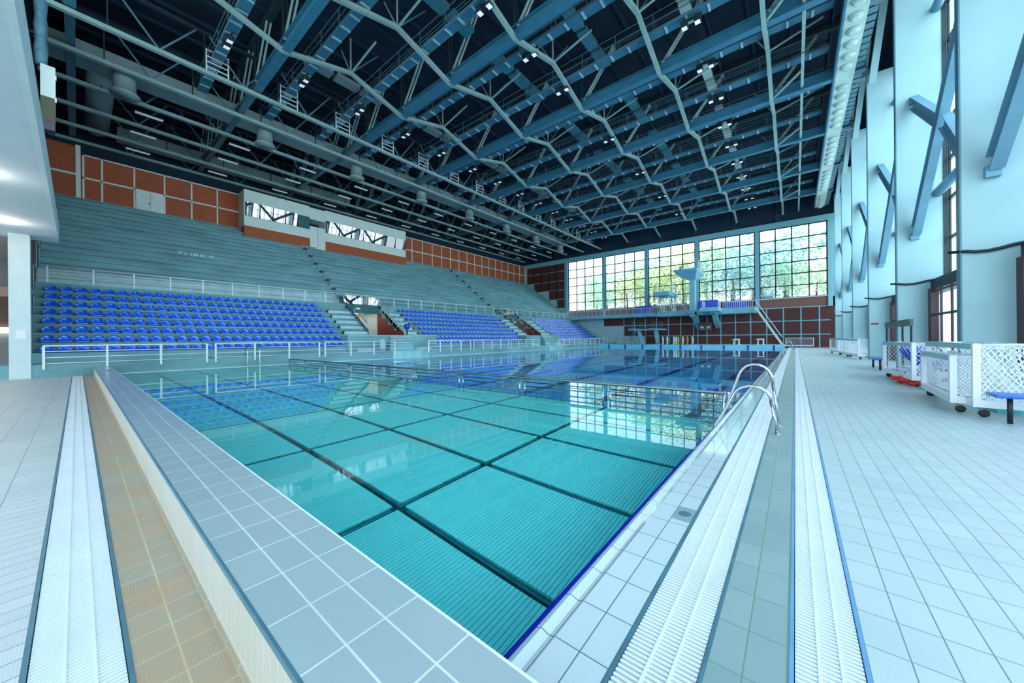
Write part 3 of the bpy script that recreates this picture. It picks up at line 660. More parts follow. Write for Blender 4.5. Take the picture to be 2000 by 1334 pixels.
s.build('railing', 'steel_mid', t)
# starting blocks
for i, x in enumerate((-5.65, -3.2)):
    t = thing('starting_block', 'white starting block on the far pool end, %s one' % ('left' if i == 0 else 'right'), 'starting block', (x, 51.2, 0.36), 'starting blocks at the far end')
    MB().prism([(50.85, 0.95), (51.6, 1.05), (51.6, 1.12), (50.85, 1.02)], 0, x-0.34, x+0.34).build('top', 'white_paint', t)
    for d in (-0.26, 0.26): MB().prism([(50.95, 0.36), (51.5, 0.36), (51.45, 1.05), (51.05, 1.0)], 0, x+d-0.06, x+d+0.06).build('leg', 'white_paint', t)
    MB().tube([(x-0.36, 50.9, 1.05), (x-0.5, 50.88, 1.02)], 0.03, 6).build('grip', 'white_paint', t)
# lane rope rolls
cols = ['rope_white', 'rope_maroon', 'rope_white', 'rope_green', 'rope_black', 'rope_white', 'rope_white', 'rope_yellow', 'rope_green', 'rope_white', 'rope_maroon', 'rope_orange', 'rope_black', 'bar_blue']
nmc = {'rope_white': 'white', 'rope_maroon': 'maroon', 'rope_green': 'dark green', 'rope_black': 'black', 'rope_yellow': 'yellow', 'rope_orange': 'orange', 'bar_blue': 'pale blue'}
for i, c in enumerate(cols):
    x = -14.65+0.29*i; s = MB()
    s.tube([(x+0.1*math.sin(math.pi*k/8), 52.1+0.35*math.cos(math.pi*k/8*2)*0.2, 0.36+1.1*k/8) for k in range(9)], [0.11, 0.13, 0.13, 0.13, 0.13, 0.13, 0.13, 0.12, 0.08], 7)
    tag(s.build('rolled_float', c, None, True), '%s standing rolled float in the row left of the tower, %s from the left' % (nmc[c], ordn(i+1)), 'pool float', 'rolled floats behind the far pool end')
# wall clock display
t = thing('score_display', 'dark framed display with two grey panels under the gallery', 'display', (-9.75, 55.2, 2.3))
MB().box(-10.6, -8.9, 55.0, 55.3, 2.25, 3.35).build('case', 'score_black', t)
for x in (-10.15, -9.35): MB().box(x-0.27, x+0.27, 54.98, 55.0, 2.5, 2.85).build('panel', 'score_grey', t); MB().box(x-0.15, x+0.15, 54.96, 54.98, 2.72, 2.8).build('lamp', 'lens', t)
MB().box(-10.45, -9.05, 54.97, 55.0, 2.4, 2.44).build('bezel', 'score_grey', t); MB().box(-10.2, -10.1, 55.1, 55.2, 3.35, 4.5).build('hanger', 'steel_dark', t); MB().box(-9.4, -9.3, 55.1, 55.2, 3.35, 4.5).build('hanger', 'steel_dark', t)

# ================================================================== EAST WALL
p = struct('wall_east', (4.5, 30, 0), 'glazed side wall header and sill')
MB().box(4.25, 4.95, 8, YWALL, 3.2, 3.6).build('transom', 'steel_dark', p)
MB().box(4.85, 5.1, 8, YWALL, 16.2, ROOF).build('upper_wall', 'roof_panel', p)
for k, y in enumerate(FINS):
    nm = ('nearest' if k == 0 else ordn(k+1)+' nearest')
    t = thing('wall_fin', 'tall pale deep wall pillar on the window side, %s to the camera' % nm, 'pillar', (4.0, y, 0), 'pillars of the window wall')
    MB().box(FIN_X, 4.66, y, y+0.24, 3.55, 16.45).build('upper_shaft', 'fin_white', t)
    MB().box(FIN_X, 4.25, y, y+0.24, 0, 3.55).build('lower_shaft', 'fin_white', t)
    MB().box(FIN_X-0.012, FIN_X+0.02, y-0.01, y+0.25, 0, 16.45).build('corner_strip', 'steel_mid', t)
    MB().box(4.6, 4.68, y-0.03, y+0.26, 3.55, 16.4).build('back_strip', 'mullion', t)
    if k < 5 or True:
        z0, z1 = 15.9, 20.2
        MB().bar((3.55, y+0.15, z0), (3.75, y-4.2, z1), 0.3, 0.22).build('knee_brace', 'fin_white', t)
        MB().box(3.3, 3.9, y-3.4, y-2.9, 18.4, 18.9).build('bracket', 'fin_white', t)
    s = MB(); pts = [(3.2+1.5*i/8, y-0.05+(0.3 if i == 0 else 0), 3.58-0.09*math.sin(math.pi*min(1, i/5))+0.03*(i > 5)) for i in range(9)]
    tag(s.tube(pts, 0.04, 7).build('cable_bundle', 'cable_black', None, True), 'dark cable bundle draped across the pillar %s to the camera' % nm, 'cable', 'cables along the window wall')
    s = MB()
# red lettered plate on fin
tag(MB().box(3.42, 3.72, FINS[2]-0.012, FINS[2], 2.01, 2.11).build('warning_plate', 'sign_red'), 'small red sign strip on the pillar behind the far bench', 'sign')
# bracing, glazing and pipes per bay
def ibeam(t, name, a, b, w, m):
    a = Vector(a); b = Vector(b); d = (b-a).normalized(); n = Vector((-1, 0, 0)); side = d.cross(n).normalized()
    for k, (o1, ww, hh) in enumerate(((side*w/2, 0.03, 0.22), (-side*w/2, 0.03, 0.22), (Vector((0, 0, 0)), w, 0.025))):
        pass
    s = MB(); s.bar(a+side*w/2, b+side*w/2, 0.03, 0.24, n); s.bar(a-side*w/2, b-side*w/2, 0.03, 0.24, n); s.bar(a, b, w, 0.03, n)
    return s.build(name, m, t)
for k in range(6):
    y1 = FINS[k]; y0 = y1-7.25; nm = 'nearest' if k == 0 else ordn(k+1)+' nearest'
    t = thing('cross_brace', 'crossed steel beams bracing the %s bay of the window wall' % nm, 'steel brace', (3.9, (y0+y1)/2, 8), 'cross braces of the window wall')
    ibeam(t, 'long_beam', (3.86, y1-0.05, 5.6), (3.86, y0+0.5, 11.9), 0.42, 'brace_steel')
    ibeam(t, 'cross_beam', (3.84, y1-0.05, 10.9), (3.84, (y0+y1)/2+0.25, 8.6), 0.42, 'brace_steel'); ibeam(t, 'cross_beam', (3.88, (y0+y1)/2, 8.45), (3.84, y0+0.5, 5.4), 0.42, 'brace_steel')
    for z in (5.45, 11.0): MB().box(3.7, 3.95, y1-0.16, y1, z-0.16, z+0.12).build('foot_bracket', 'brace_steel', t)
    for z in (7.05, 14.4):
        tag(MB().tube([(4.45, y0+0.3, z), (4.45, y1+0.2, z)], 0.16, 10).build('wall_pipe', 'brace_steel', None, True), '%s horizontal round pipe in the %s bay of the window wall' % ('lower' if z < 10 else 'upper', nm), 'pipe', 'pipes of the window wall')
    w = struct('window_%d' % (6+k), (4.75, (y0+y1)/2, 3.6), 'tall side window between two pillars')
    s = MB()
    for i in range(7):
        y = y0+0.26+6.98*i/6; s.box(4.74, 4.79, y-0.05, y+0.05, 3.6, 16.2)
    for i in range(9): z = 3.65+1.55*i; s.box(4.72, 4.8, y0+0.26, y1, z-0.05, z+0.05)
    s.build('frame', 'mullion', w)
    MB().box(4.76, 4.78, y0+0.26, y1, 3.6, 16.2).build('glass', 'pane_glass', w)
    s = MB()
    for i in range(7):
        y = y0+0.26+6.98*i/6; s.box(4.25, 4.31, y-0.03, y+0.03, 0, 3.2)
    for z in (0.1, 2.2, 3.12): s.box(4.25, 4.31, y0+0.26, y1, z-0.04, z+0.04)
    s.box(4.18, 4.4, y1-0.35, y1, 0, 3.25)
    s.build('lower_frame', 'mullion_red', w)
    MB().box(4.27, 4.29, y0+0.26, y1, 0.1, 3.1).build('glass', 'pane_glass', w)

# ================================================================== ROOF
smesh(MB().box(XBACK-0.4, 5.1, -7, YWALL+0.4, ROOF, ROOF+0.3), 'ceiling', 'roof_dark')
CH = [-1.1, -6.1, -11.15, -16.2, -21.2]                      # zigzag chords
LCH = [-26.0, -29.3, -32.7, -36.1, -39.4, -42.3]             # straight chords over the stand
allx = CH+LCH
def make_truss():
    t = thing('roof_truss', '', 'roof truss', (0, 0, 0), 'roof trusses spanning the hall')
    s = MB(); s.box(-25.8, 3.3, -0.2, 0.2, 16.86, 16.9); s.box(-25.8, 3.3, -0.2, 0.2, 17.46, 17.5); s.box(-25.8, 3.3, -0.03, 0.03, 16.9, 17.46); s.build('bottom_chord', 'steel_blue', t)
    s = MB(); s.box(-42.3, -25.8, -0.17, 0.17, 16.95, 16.99); s.box(-42.3, -25.8, -0.17, 0.17, 17.4, 17.44); s.box(-42.3, -25.8, -0.02, 0.02, 16.99, 17.4); s.build('stand_chord', 'steel_mid', t)
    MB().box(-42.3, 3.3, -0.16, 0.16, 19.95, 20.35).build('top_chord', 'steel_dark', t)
    for x in allx:
        s = MB(); s.bar((x, -0.09, 17.4), (x, -0.09, 20), 0.09); s.bar((x, 0.09, 17.4), (x, 0.09, 20), 0.09); s.build('web_post', 'steel_dark', t)
        s = MB(); s.bar((x+0.2, -0.1, 17.4), (x+2.3, -0.1, 20), 0.09); s.bar((x+0.2, 0.1, 17.4), (x+2.3, 0.1, 20), 0.09); s.build('web_diagonal', 'steel_pale', t)
    return t
tr = make_truss()
for k, y in enumerate(TRUSS):
    o = tr if k == 0 else copy_tree(tr); o.location = (0, y+0.05, 0)
    o['label'] = 'blue steel roof truss spanning the hall, %s from the far window wall' % ordn(len(TRUSS)-k)
NEAR_Y = 3.4
def zig_pts():
    pts = []
    for y in TRUSS[1:]: pts += [(y-3.62, 17.85), (y, 16.9)]
    return pts+[(54.2, 17.85), (YWALL-0.2, 17.0)]
Z = zig_pts()
def make_zig():
    t = thing('roof_chord', '', 'roof beam', (0, 0, 0), 'zigzag beams under the roof')
    s = MB()
    for a, b in zip(Z[:-1], Z[1:]):
        low2high = b[1] > a[1]
        s.bar((0, a[0], a[1]), (0, b[0], b[1]), 0.2, 0.2)
    s.build('zigzag_beam', 'steel_pale', t)
    for y, z in Z:
        if z > 17.5:
            MB().bar((0, y, z), (0, y, 20), 0.07).build('hanger', 'steel_pale', t)
            s = MB(); s.bar((0, y, z), (2.4, y+0.3, 18.7), 0.08); s.bar((0, y, z), (-1.2, y, 19.9), 0.06); s.build('strut', 'steel_pale', t)
            s = MB(); s.bar((0, y, z), (0, y+1.8, 20), 0.07); s.build('web_diagonal', 'steel_mid', t)
    return t
z0 = make_zig()
for k, x in enumerate(CH):
    o = z0 if k == 0 else copy_tree(z0); o.location = (x, 0, 0); o['label'] = 'pale zigzag roof beam running the pool length, %s from the window side' % ordn(k+1)
def make_straight():
    t = thing('roof_chord', '', 'roof beam', (0, 0, 0), 'straight beams above the stand')
    MB().box(-0.12, 0.12, -1.3, YWALL-0.2, 16.62, 16.82).build('beam', 'steel_pale', t)
    for i in range(15):
        y = 1.0+3.62*i
        if y > 55: break
        MB().bar((0, y, 16.8), (0, y, 18.9), 0.06).build('hanger', 'steel_dark', t)
        s = MB(); s.bar((0, y+1.8, 16.8), (0, y+0.2, 18.9), 0.07); s.bar((0, y+1.8, 16.8), (0, y+3.3, 18.9), 0.07); s.build('web_diagonal', 'steel_mid', t)
    MB().box(-0.1, 0.1, -1.3, YWALL-0.2, 18.85, 19.0).build('upper_beam', 'steel_dark', t)
    return t
z1 = make_straight()
for k, x in enumerate(LCH):
    o = z1 if k == 0 else copy_tree(z1); o.location = (x, 0, 0); o['label'] = 'straight pale roof beam above the stand, %s from the pool' % ordn(k+1)
t = thing('roof_chord', 'thin straight roof beam nearest the window side pillars', 'roof beam', (0.45, 30, 17))
MB().box(0.38, 0.52, 3, YWALL-0.2, 17.0, 17.14).build('beam', 'steel_pale', t)
for k, y in enumerate(TRUSS[1:]):
    MB().bar((-1.1, y+0.0, 16.95), (0.45, y-1.9, 17.1), 0.1).build('strut', 'steel_pale', t); MB().bar((-1.1, y, 17.0), (0.45, y+3.4, 19.5), 0.09).build('web_diagonal', 'steel_pale', t)
    MB().bar((0.45, y-3.62, 17.0), (0.45, y-3.62, 20), 0.1).build('hanger', 'steel_mid', t)
# catwalks
def make_cat():
    t = thing('roof_catwalk', '', 'catwalk', (0, 0, 0), 'service catwalks under the roof')
    MB().box(-31.5, 1.6, -0.22, 0.22, 17.72, 17.78).build('deck', 'steel_blue', t)
    s = MB(); x = -31.2
    while x < 1.5: s.box(x-0.05, x+0.05, -0.25, 0.25, 17.66, 17.73); x += 1.0
    s.box(-31.5, 1.6, -0.02, 0.02, 17.725, 17.76); s.build('ribs', 'bar_blue', t)
    s = MB()
    for y in (-0.24, 0.24): s.box(-31.5, 1.6, y-0.02, y+0.02, 17.7, 17.86)
    for y in (-0.24, 0.24): s.bar((-31.5, y, 18.7), (1.6, y, 18.7), 0.03); s.bar((-31.5, y, 18.25), (1.6, y, 18.25), 0.025)
    for i in range(16):
        x = -31.0+2.1*i
        for y in (-0.24, 0.24): s.bar((x, y, 17.75), (x, y, 18.7), 0.03)
    s.build('side_railing', 'steel_mid', t)
    s = MB()
    for y in (-0.5, 0.5): s.bar((-26, y, 16.8), (-26, y, 18.1), 0.06)
    for z in (17.1, 17.4, 17.7, 18.05): s.bar((-26, -0.5, z), (-26, 0.5, z), 0.05)
    s.build('gate_rail', 'rail_white', t)
    return t
cw = make_cat(); cats = []
for y in TRUSS[1:]: cats += [y-1.85, y+1.85]
cats = [c for c in cats if c < 54]
for k, y in enumerate(cats):
    o = cw if k == 0 else copy_tree(cw); o.location = (0, y, 0); o['label'] = 'narrow blue ribbed catwalk crossing under the roof, %s from the far window wall' % ordn(len(cats)-k)
# floodlights on the catwalks
def make_flood():
    t = thing('floodlight', '', 'floodlight', (0, 0, 0), 'floodlights hung from the catwalks')
    MB().box(-0.5, 0.5, -0.03, 0.03, 17.55, 17.66).build('bracket', 'steel_dark', t)
    for x in (-0.3, 0.3):
        h = MB().box(x-0.15, x+0.15, -0.24, 0.1, 17.2, 17.5).build('lamp_head', 'steel_dark', t); MB().box(x-0.12, x+0.12, -0.2, 0.06, 17.19, 17.205).build('lens', 'lens', h)
    return t
fl = make_flood(); first = True
for xi, (x, side) in enumerate(((-4.0, 'right'), (-11.5, 'middle'), (-23.4, 'left'))):
    for k, y in enumerate(cats):
        if xi == 1 and k > 3 and k % 2: continue
        o = fl if first else copy_tree(fl); first = False; o.location = (x, y, 0)
        o['label'] = 'twin floodlight on the %s side of the %s catwalk from the far window wall' % (side, ordn(len(cats)-k))
# strip lights above the stand
st = None
for xi, (x, w) in enumerate(((-33.5, 'pool side'), (-36.85, 'middle'), (-40.3, 'wall side'))):
    for k in range(12):
        y = 3.1+4.9*k
        if y > 55: break
        if st is None:
            st = thing('strip_light', '', 'strip light', (0, 0, 0), 'strip lights above the stand')
            MB().box(-0.07, 0.07, -0.65, 0.65, 16.42, 16.5).build('tube', 'tube_white', st); MB().box(-0.1, 0.1, -0.7, 0.7, 16.5, 16.58).build('housing', 'steel_dark', st)
            for y_ in (-0.5, 0.5): MB().bar((0, y_, 16.58), (0, y_, 18.9), 0.02).build('cord', 'steel_dark', st)
            o = st
        else: o = copy_tree(st)
        o.location = (x, y, 0); o['label'] = 'slim strip light above the stand, %s row, %s from the near end' % (w, ordn(k+1))
# air ducts
t = thing('air_duct', 'large pale air duct with round outlets above the stand', 'air duct', (-30.9, 24, 17.2))
MB().box(-31.5, -30.2, -1.2, 52, 17.0, 17.9).build('trunk', 'duct_pale', t)
MB().tube([(-41, 1.0, 17.6), (-31.5, 1.0, 17.6)], 0.62, 16).build('branch', 'duct_pale', t, True)
for k in range(8):
    y = 1.8+6.95*k; MB().lathe((-30.3, y, 15.75), [(0.62, 0), (0.62, 0.12), (0.5, 0.16), (0.47, 0.9), (0.47, 1.3)], 20).build('outlet', 'duct_pale', t, True)
t = thing('air_duct', 'pale air duct close to the brick back wall', 'air duct', (-40.8, 10, 17.4))
MB().box(-41.4, -40.2, 2, 20, 17.1, 17.9).build('trunk', 'duct_pale', t)
for k in range(4): MB().bar((-40.8, 4+5*k, 17.9), (-40.8, 4+5*k, 19.9), 0.05).build('hanger', 'steel_dark', t)
for i, (x, m, w) in enumerate(((-4.4, 'duct_cream', 0.5), (-9.3, 'duct_teal', 0.6), (-14.3, 'duct_teal', 0.7), (-23.5, 'duct_pale', 0.7))):
    t = thing('panel_duct', 'flat duct of short panels between the zigzag beams, %s from the window side' % ordn(i+1), 'duct', (x, 28, 18.8), 'flat panel ducts under the roof')
    s = MB(); y = 9
    k = 0
    while y < 52:
        if k % 4 != 3: MB().box(x-w/2, x+w/2, y, y+1.55, 18.7, 18.95).build('panel', m, t)
        y += 1.8; k += 1
    for yy in (10, 20, 30, 40, 50): MB().bar((x, yy, 18.95), (x, yy, 20.3), 0.05).build('hanger', 'steel_dark', t)
t = thing('nozzle_duct', 'pale duct with a row of round nozzles along the window side', 'air duct', (2.4, 32, 16.9))
MB().box(1.98, 2.82, 6, 56, 16.85, 17.35).build('trunk', 'duct_cream', t); MB().box(1.88, 1.98, 6, 56, 16.8, 17.4).build('flange', 'steel_blue', t)
s = MB(); y = 6.2
while y < 56: s.box(2.86, 3.2, y, y+0.42, 16.98, 17.02); y += 0.55
s.build('slot_row', 'steel_mid', t)
for ty in TRUSS[1:-0 or None]:
    for k in range(6):
        y = ty+1.1+1.02*k
        if 6 < y < 55.8: MB().lathe((2.4, y, 16.66), [(0.12, 0), (0.2, 0.0), (0.27, 0.1), (0.29, 0.2)], 16).build('nozzle', 'duct_cream', t, True)
# purlins
s = MB()
for k in range(24): x = -41+1.95*k; s.box(x-0.06, x+0.06, -6, YWALL, 20.2, 20.4)
smesh(s, 'trim_8', 'roof_panel', 'roof purlins')

# ================================================================== NEAR LEFT: mezzanine, pillar, corridor, cabinet
p = struct('mezzanine', (-14, -4, 5.6), 'white overhead gallery at the near end')
MB().box(-24.3, -7.5, -9, -0.56, 5.65, 5.75).build('soffit', 'soffit_white', p)
MB().box(-24.3, -7.5, -0.56, -0.47, 5.65, 6.45).build('fascia', 'wall_white', p)
MB().box(-24.35, -24.3, -9, -0.47, 5.65, 6.45).build('fascia', 'wall_white', p)
MB().box(-24.3, -7.5, -9, -0.56, 6.35, 6.45).build('deck', 'wall_white', p)
for i, x in enumerate((-21.2, -15.5)):
    t = thing('downlight', 'round recessed downlight in the white overhead soffit, %s' % ('near the pillar' if i == 0 else 'farther from the pillar'), 'light', (x, -1.65, 5.6))
    MB().lathe((x, -1.65, 5.63), [(0.16, 0.02), (0.16, 0.0), (0.12, -0.005)], 18).build('rim', 'wall_white', t); MB().lathe((x, -1.65, 5.615), [(0.115, 0.0), (0.115, 0.008)], 18).build('bulb', 'lamp_warm', t)
    l = bpy.data.lights.new('downlight_bulb', 'POINT'); l.energy = 25; l.color = (1, 0.9, 0.8); l.shadow_soft_size = 0.1; lo = bpy.data.objects.new('downlight_bulb', l); COL.objects.link(lo); lo.location = (x, -1.65, 5.45)
t = thing('square_pillar', 'square white pillar under the overhead gallery', 'pillar', (-23.75, -1.4, 0))
MB().box(-24.0, -23.46, -1.66, -1.16, 0, 5.65).build('shaft', 'wall_white', t)
tag(MB().box(-23.46, -23.45, -1.5, -1.27, 1.58, 1.9).build('paper_notice', 'paper'), 'white paper notice on the square pillar', 'notice')
p = struct('wall_south', (-33, -1.5, 0), 'end wall of the stand')
MB().box(-25.4, XBACK-0.4, -1.75, -1.4, 0.6, ROOF).build('core', 'roof_dark', p); MB().box(XW-0.03, -25.4, -1.9, -1.4, -0.3, 0.52).build('base_wall', 'concrete', p); MB().box(-25.4, -31, -1.75, -1.4, -0.3, 0.6).build('base_wall', 'concrete', p)
MB().box(-25.3, XBACK, -1.4, -1.37, 1.0, 12).build('brick', 'brick_flank', p)
s = MB()
for k in range(6): s.box(-24.9-2.2*k, -25.05-2.2*k, -1.38, -1.34, 0.52, 2.3+1.55*k)
for k in range(5): s.box(-24.9-2.2*k, -27.1-2.2*k, -1.38, -1.34, 2.2+1.55*k, 2.35+1.55*k)
s.build('step_trim', 'frame_blue', p)
p = struct('wall_corridor', (-31, -5, 0), 'corridor wall beyond the pillar')
MB().box(-31.2, -31, -9, -1.75, 0, 2.0).build('lower', 'corridor_grey', p); MB().box(-31.2, -31, -9, -1.75, 2.0, 3.75).build('upper', 'corridor_brown', p)
MB().box(-31.2, -30.9, -9, -1.75, 3.75, 4.25).build('beam', 'corridor_pink', p); MB().box(-31.2, -31, -9, -1.75, 4.25, 6.5).build('top', 'corridor_grey', p)
MB().box(-31.0, -30.9, -9, -1.75, 0.0, 0.3).build('plinth', 'void_teal', p); MB().box(-31, -24.4, -9, -1.75, -0.3, 0.0).build('floor', 'corridor_pink', p)
MB().box(-31, -24.4, -9, -1.75, 5.6, 5.7).build('soffit', 'corridor_grey', p)
t = thing('wall_lamp', 'bright horizontal lamp on the brown corridor wall', 'lamp', (-30.9, -3, 2.0))
MB().box(-30.98, -30.9, -4.5, -2.1, 1.95, 2.15).build('tube', 'lamp_strip', t); MB().box(-31.0, -30.98, -4.6, -2.0, 1.9, 2.2).build('plate', 'wall_white', t)
t = thing('wall_cabinet', 'cream and olive box hung above the end of the overhead gallery', 'cabinet', (-26, -0.8, 11))
MB().box(-26.3, -25.8, -0.97, -0.56, 12.35, 13.75).build('upper_case', 'box_cream', t); MB().box(-26.3, -25.8, -0.97, -0.56, 11.3, 12.35).build('middle_case', 'box_olive', t); MB().box(-26.28, -25.82, -0.95, -0.58, 10.9, 11.3).build('lower_case', 'box_grey', t)
for z in (13.3, 12.3): MB().box(-25.85, -25.78, -0.58, -0.53, z-0.1, z+0.1).build('hinge', 'rail_white', t)
t = thing('wrapped_riser', 'blue grey wrapped riser column above the hung box', 'riser', (-26, -1.0, 13.8))
MB().tube([(-26, -0.95, 13.76+0.35*k) for k in range(20)], [0.17+0.02*((k*7) % 3) for k in range(20)], 12).build('sleeve', 'truck_blue', t, True)
MB().box(-26.1, -25.9, -1.4, -1.0, 15, 15.1).build('clamp', 'steel_dark', t)

# ================================================================== THINGS ON THE EAST DECK
def make_goal(H, Wd=3.0, depth=1.0, cw_=0.012, nY=30, nP=18, drape=12):
    """mouth towards -X, width along Y"""
    t = thing('water_polo_goal', '', 'water polo goal', (0, 0, 0), 'wheeled water polo goals')
    r = 0.045; z0 = 0.17
    for y in (-Wd/2, Wd/2): MB().box(-r, r, y-r, y+r, z0, H).build('post', 'white_paint', t, False, 0.008)
    MB().box(-r, r, -Wd/2+r, Wd/2-r, H-0.1, H).build('crossbar', 'bar_blue', t)
    s = MB()
    s.box(-r, r, -Wd/2, Wd/2, z0, z0+0.12)
    for y in (-Wd/2, Wd/2): s.box(0, depth, y-0.035, y+0.035, z0, z0+0.12)
    s.box(depth-0.05, depth+0.02, -Wd/2, Wd/2, z0, z0+0.12)
    s.build('base_frame', 'white_paint', t)
    for y in (-Wd/2, Wd/2): MB().tube([(0, y, H-0.03), (depth*0.42, y, H-0.02), (depth, y, z0+0.1)], 0.02, 8).build('side_tube', 'white_paint', t, True)
    MB().tube([(depth*0.42, -Wd/2, H-0.02), (depth*0.42, Wd/2, H-0.02)], 0.018, 8).build('top_tube', 'white_paint', t, True)
    for y in (-Wd/2+0.02, Wd/2-0.02): MB().box(-0.02, 0.32, y-0.05, y+0.05, z0-0.0, z0+0.1).build('corner_block', 'green_block', t)
    for x in (0.05, depth-0.08):
        for y in (-Wd/2+0.04, Wd/2-0.04):
            c = MB().bar((x, y, z0), (x+0.04, y, 0.07), 0.04, 0.05).build('caster', 'stainless_dark', t)
            MB().lathe((x+0.04, y, 0.065), [(0.02, -0.022), (0.062, -0.02), (0.065, 0), (0.062, 0.02), (0.02, 0.022)], 14, 1).build('wheel', 'rubber', c, True)
    # net: sagging cords on top, back and sides
    rnd = random.Random(int(H*1000)); s = MB()
    prof = []
    for k in range(nP+1):
        f = k/nP
        if f < 0.3: prof.append((depth*0.42*f/0.3, H-0.04-0.05*math.sin(f/0.3*math.pi)))
        else: g = (f-0.3)/0.7; prof.append((depth*(0.42+0.56*g)-0.12*math.sin(g*math.pi), H-0.04-(H-0.22)*g))
    G = [[(x+rnd.uniform(-0.025, 0.025), -Wd/2+Wd*j/nY+rnd.uniform(-0.03, 0.03), z+rnd.uniform(-0.03, 0.03)) for j in range(nY+1)] for x, z in prof]
    for a in range(nP+1):
        for j in range(nY):
            if a < nP and True: s.bar(G[a][j], G[a+1][j+(1 if (a+j) % 2 else 0)], cw_, cw_) if (a+j) % 2 == 0 or True else None
            s.bar(G[a][j], G[a][j+1], cw_, cw_)
    top_z = lambda x: H-0.05 if x < depth*0.42 else H-0.05-(H-0.3)*(x-depth*0.42)/(depth*0.58)
    for y in (-Wd/2, Wd/2):
        n_ = nP
        for k in range(-n_//2, n_):
            for sg in (1, -1):
                # slanting side cords, clipped to the frame outline
                pts = []
                for q in range(9):
                    f = q/8; x = depth*k/n_+sg*0.55*(f-0.5)+depth*0.1; z = 0.3+(H-0.36)*f
                    if 0.03 < x < depth*0.97 and z < top_z(x): pts.append((x+rnd.uniform(-.012, .012), y+rnd.uniform(-.02, .02), z))
                for a_, b_ in zip(pts[:-1], pts[1:]): s.bar(a_, b_, cw_*0.75, cw_*0.75)
    for k in range(drape):
        y = -Wd/2+Wd*(k+0.5)/drape; s.bar((depth*0.35+rnd.uniform(-.1, .15), y, H-0.08), (depth*0.5+rnd.uniform(-.25, .2), y+rnd.uniform(-.25, .25), 0.32), cw_, cw_); s.bar((0.05+rnd.uniform(0, .2), y, 0.3), (depth*0.9, y+rnd.uniform(-.3, .3), 0.35), cw_*1.2, cw_)
    s.build('net', 'net_white', t)
    return t
gA = make_goal(1.19, 3.0, 1.0, 0.010, 20, 12, 5); gA.location = (2.43, 15.75, 0); gA.rotation_euler = (0, 0, 0.045); gA['label'] = 'white wheeled water polo goal with a blue heap showing through its net'
gB = make_goal(1.03, 2.4, 0.9); gB.location = (2.28, 11.2, 0); gB.rotation_euler = (0, 0, -0.043); gB['label'] = 'low white wheeled goal in the middle of the near three'
gC = make_goal(1.25, 3.1, 1.25, 0.013, 30, 18, 16); gC.location = (2.43, 11.17, 0); gC.rotation_euler = (0, 0, -0.022); gC['label'] = 'tall white wheeled goal nearest the camera with a heavy bundled net'
for i, (y, x) in enumerate(((30.4, 2.75), (33.4, 2.6), (36.5, 2.35))):
    o = copy_tree(gA); o.location = (x, y, 0); o.rotation_euler = (0, 0, 0.1); o['label'] = 'white goal in the packed far group by the pillars, %s from the camera' % ordn(i+1)
o = copy_tree(gA); o.location = (0.4, 54.2, 0); o.rotation_euler = (0, 0, math.pi/2); o.scale = (1.3, 0.85, 1.0); o['label'] = 'white goal standing alone at the far end before the dark brick'
# benches
def bench(label, x, y, L, loc_rot, h=0.43):
    t = thing('bench', label, 'bench', (x, y, 0))
    s = MB()
    MB().prism([(-0.19, h), (-0.2, h+0.045), (-0.12, h+0.055), (0.12, h+0.05), (0.2, h+0.06), (0.2, h)], 0 if loc_rot else 1, -L/2, L/2)
    MB().box(x-0.19, x+L, y-0.19, y+0.19, h-0.02, h+0.04).build('seat', 'bench_blue', t, False, 0.02) if loc_rot else MB().box(x-0.19, x+0.19, y, y+L, h-0.02, h+0.04).build('seat', 'bench_blue', t, False, 0.02)
    pts = [(x, y), (x+L-0.15, y)] if loc_rot else [(x, y+0.1), (x, y+L-0.15)]
    for a, b in pts:
        if loc_rot: MB().tube([(a, b, 0), (a, b, h)], 0.03, 10).build('leg', 'black_steel', t, True); continue
        MB().tube([(a, b-0.1, 0), (a, b-0.1, h)], 0.025, 8).build('leg', 'black_steel', t, True); MB().tube([(a, b+0.1, 0), (a, b+0.1, h)], 0.025, 8).build('leg', 'black_steel', t, True)
    return t
bench('blue topped bench with a dark leg at the right edge of the view', 2.62, 9.2, 1.6, True)
bench('blue topped bench behind the goal with the blue heap, by the pillar', 2.66, 20.2, 1.9, False)
# rolled blue cover behind goal A
s = MB()
for k in range(5):
    y0 = 15.0+0.62*k; s.tube([(3.05, y0, 0.5+0.05*k), (3.05, y0+0.3, 0.58+0.08*k), (3.07, y0+0.72, 0.52+0.1*k)], [0.19, 0.27, 0.2], 10)
tag(s.build('folded_cover', 'tarp_blue', None, True), 'crumpled blue pool cover heaped behind the first wheeled goal', 'pool cover')
t = thing('cover_trestle', 'low white trestle carrying the crumpled blue cover', 'trestle', (3.1, 16.5, 0))
MB().box(2.9, 3.3, 15.0, 18.2, 0.28, 0.34).build('top', 'white_paint', t)
for y in (15.1, 18.0):
    for x in (2.95, 3.25): MB().box(x-0.02, x+0.02, y-0.02, y+0.02, 0, 0.28).build('leg', 'black_steel', t)
# rack
t = thing('display_rack', 'dark steel rack with an olive board on top behind the goals', 'rack', (3.22, 21, 0))
for y in (18.7, 20.0, 23.0): MB().box(3.2, 3.25, y-0.03, y+0.03, 0, 1.95).build('post', 'black_steel', t)
MB().box(3.18, 3.27, 18.65, 23.1, 1.74, 1.98).build('board', 'board_olive', t)
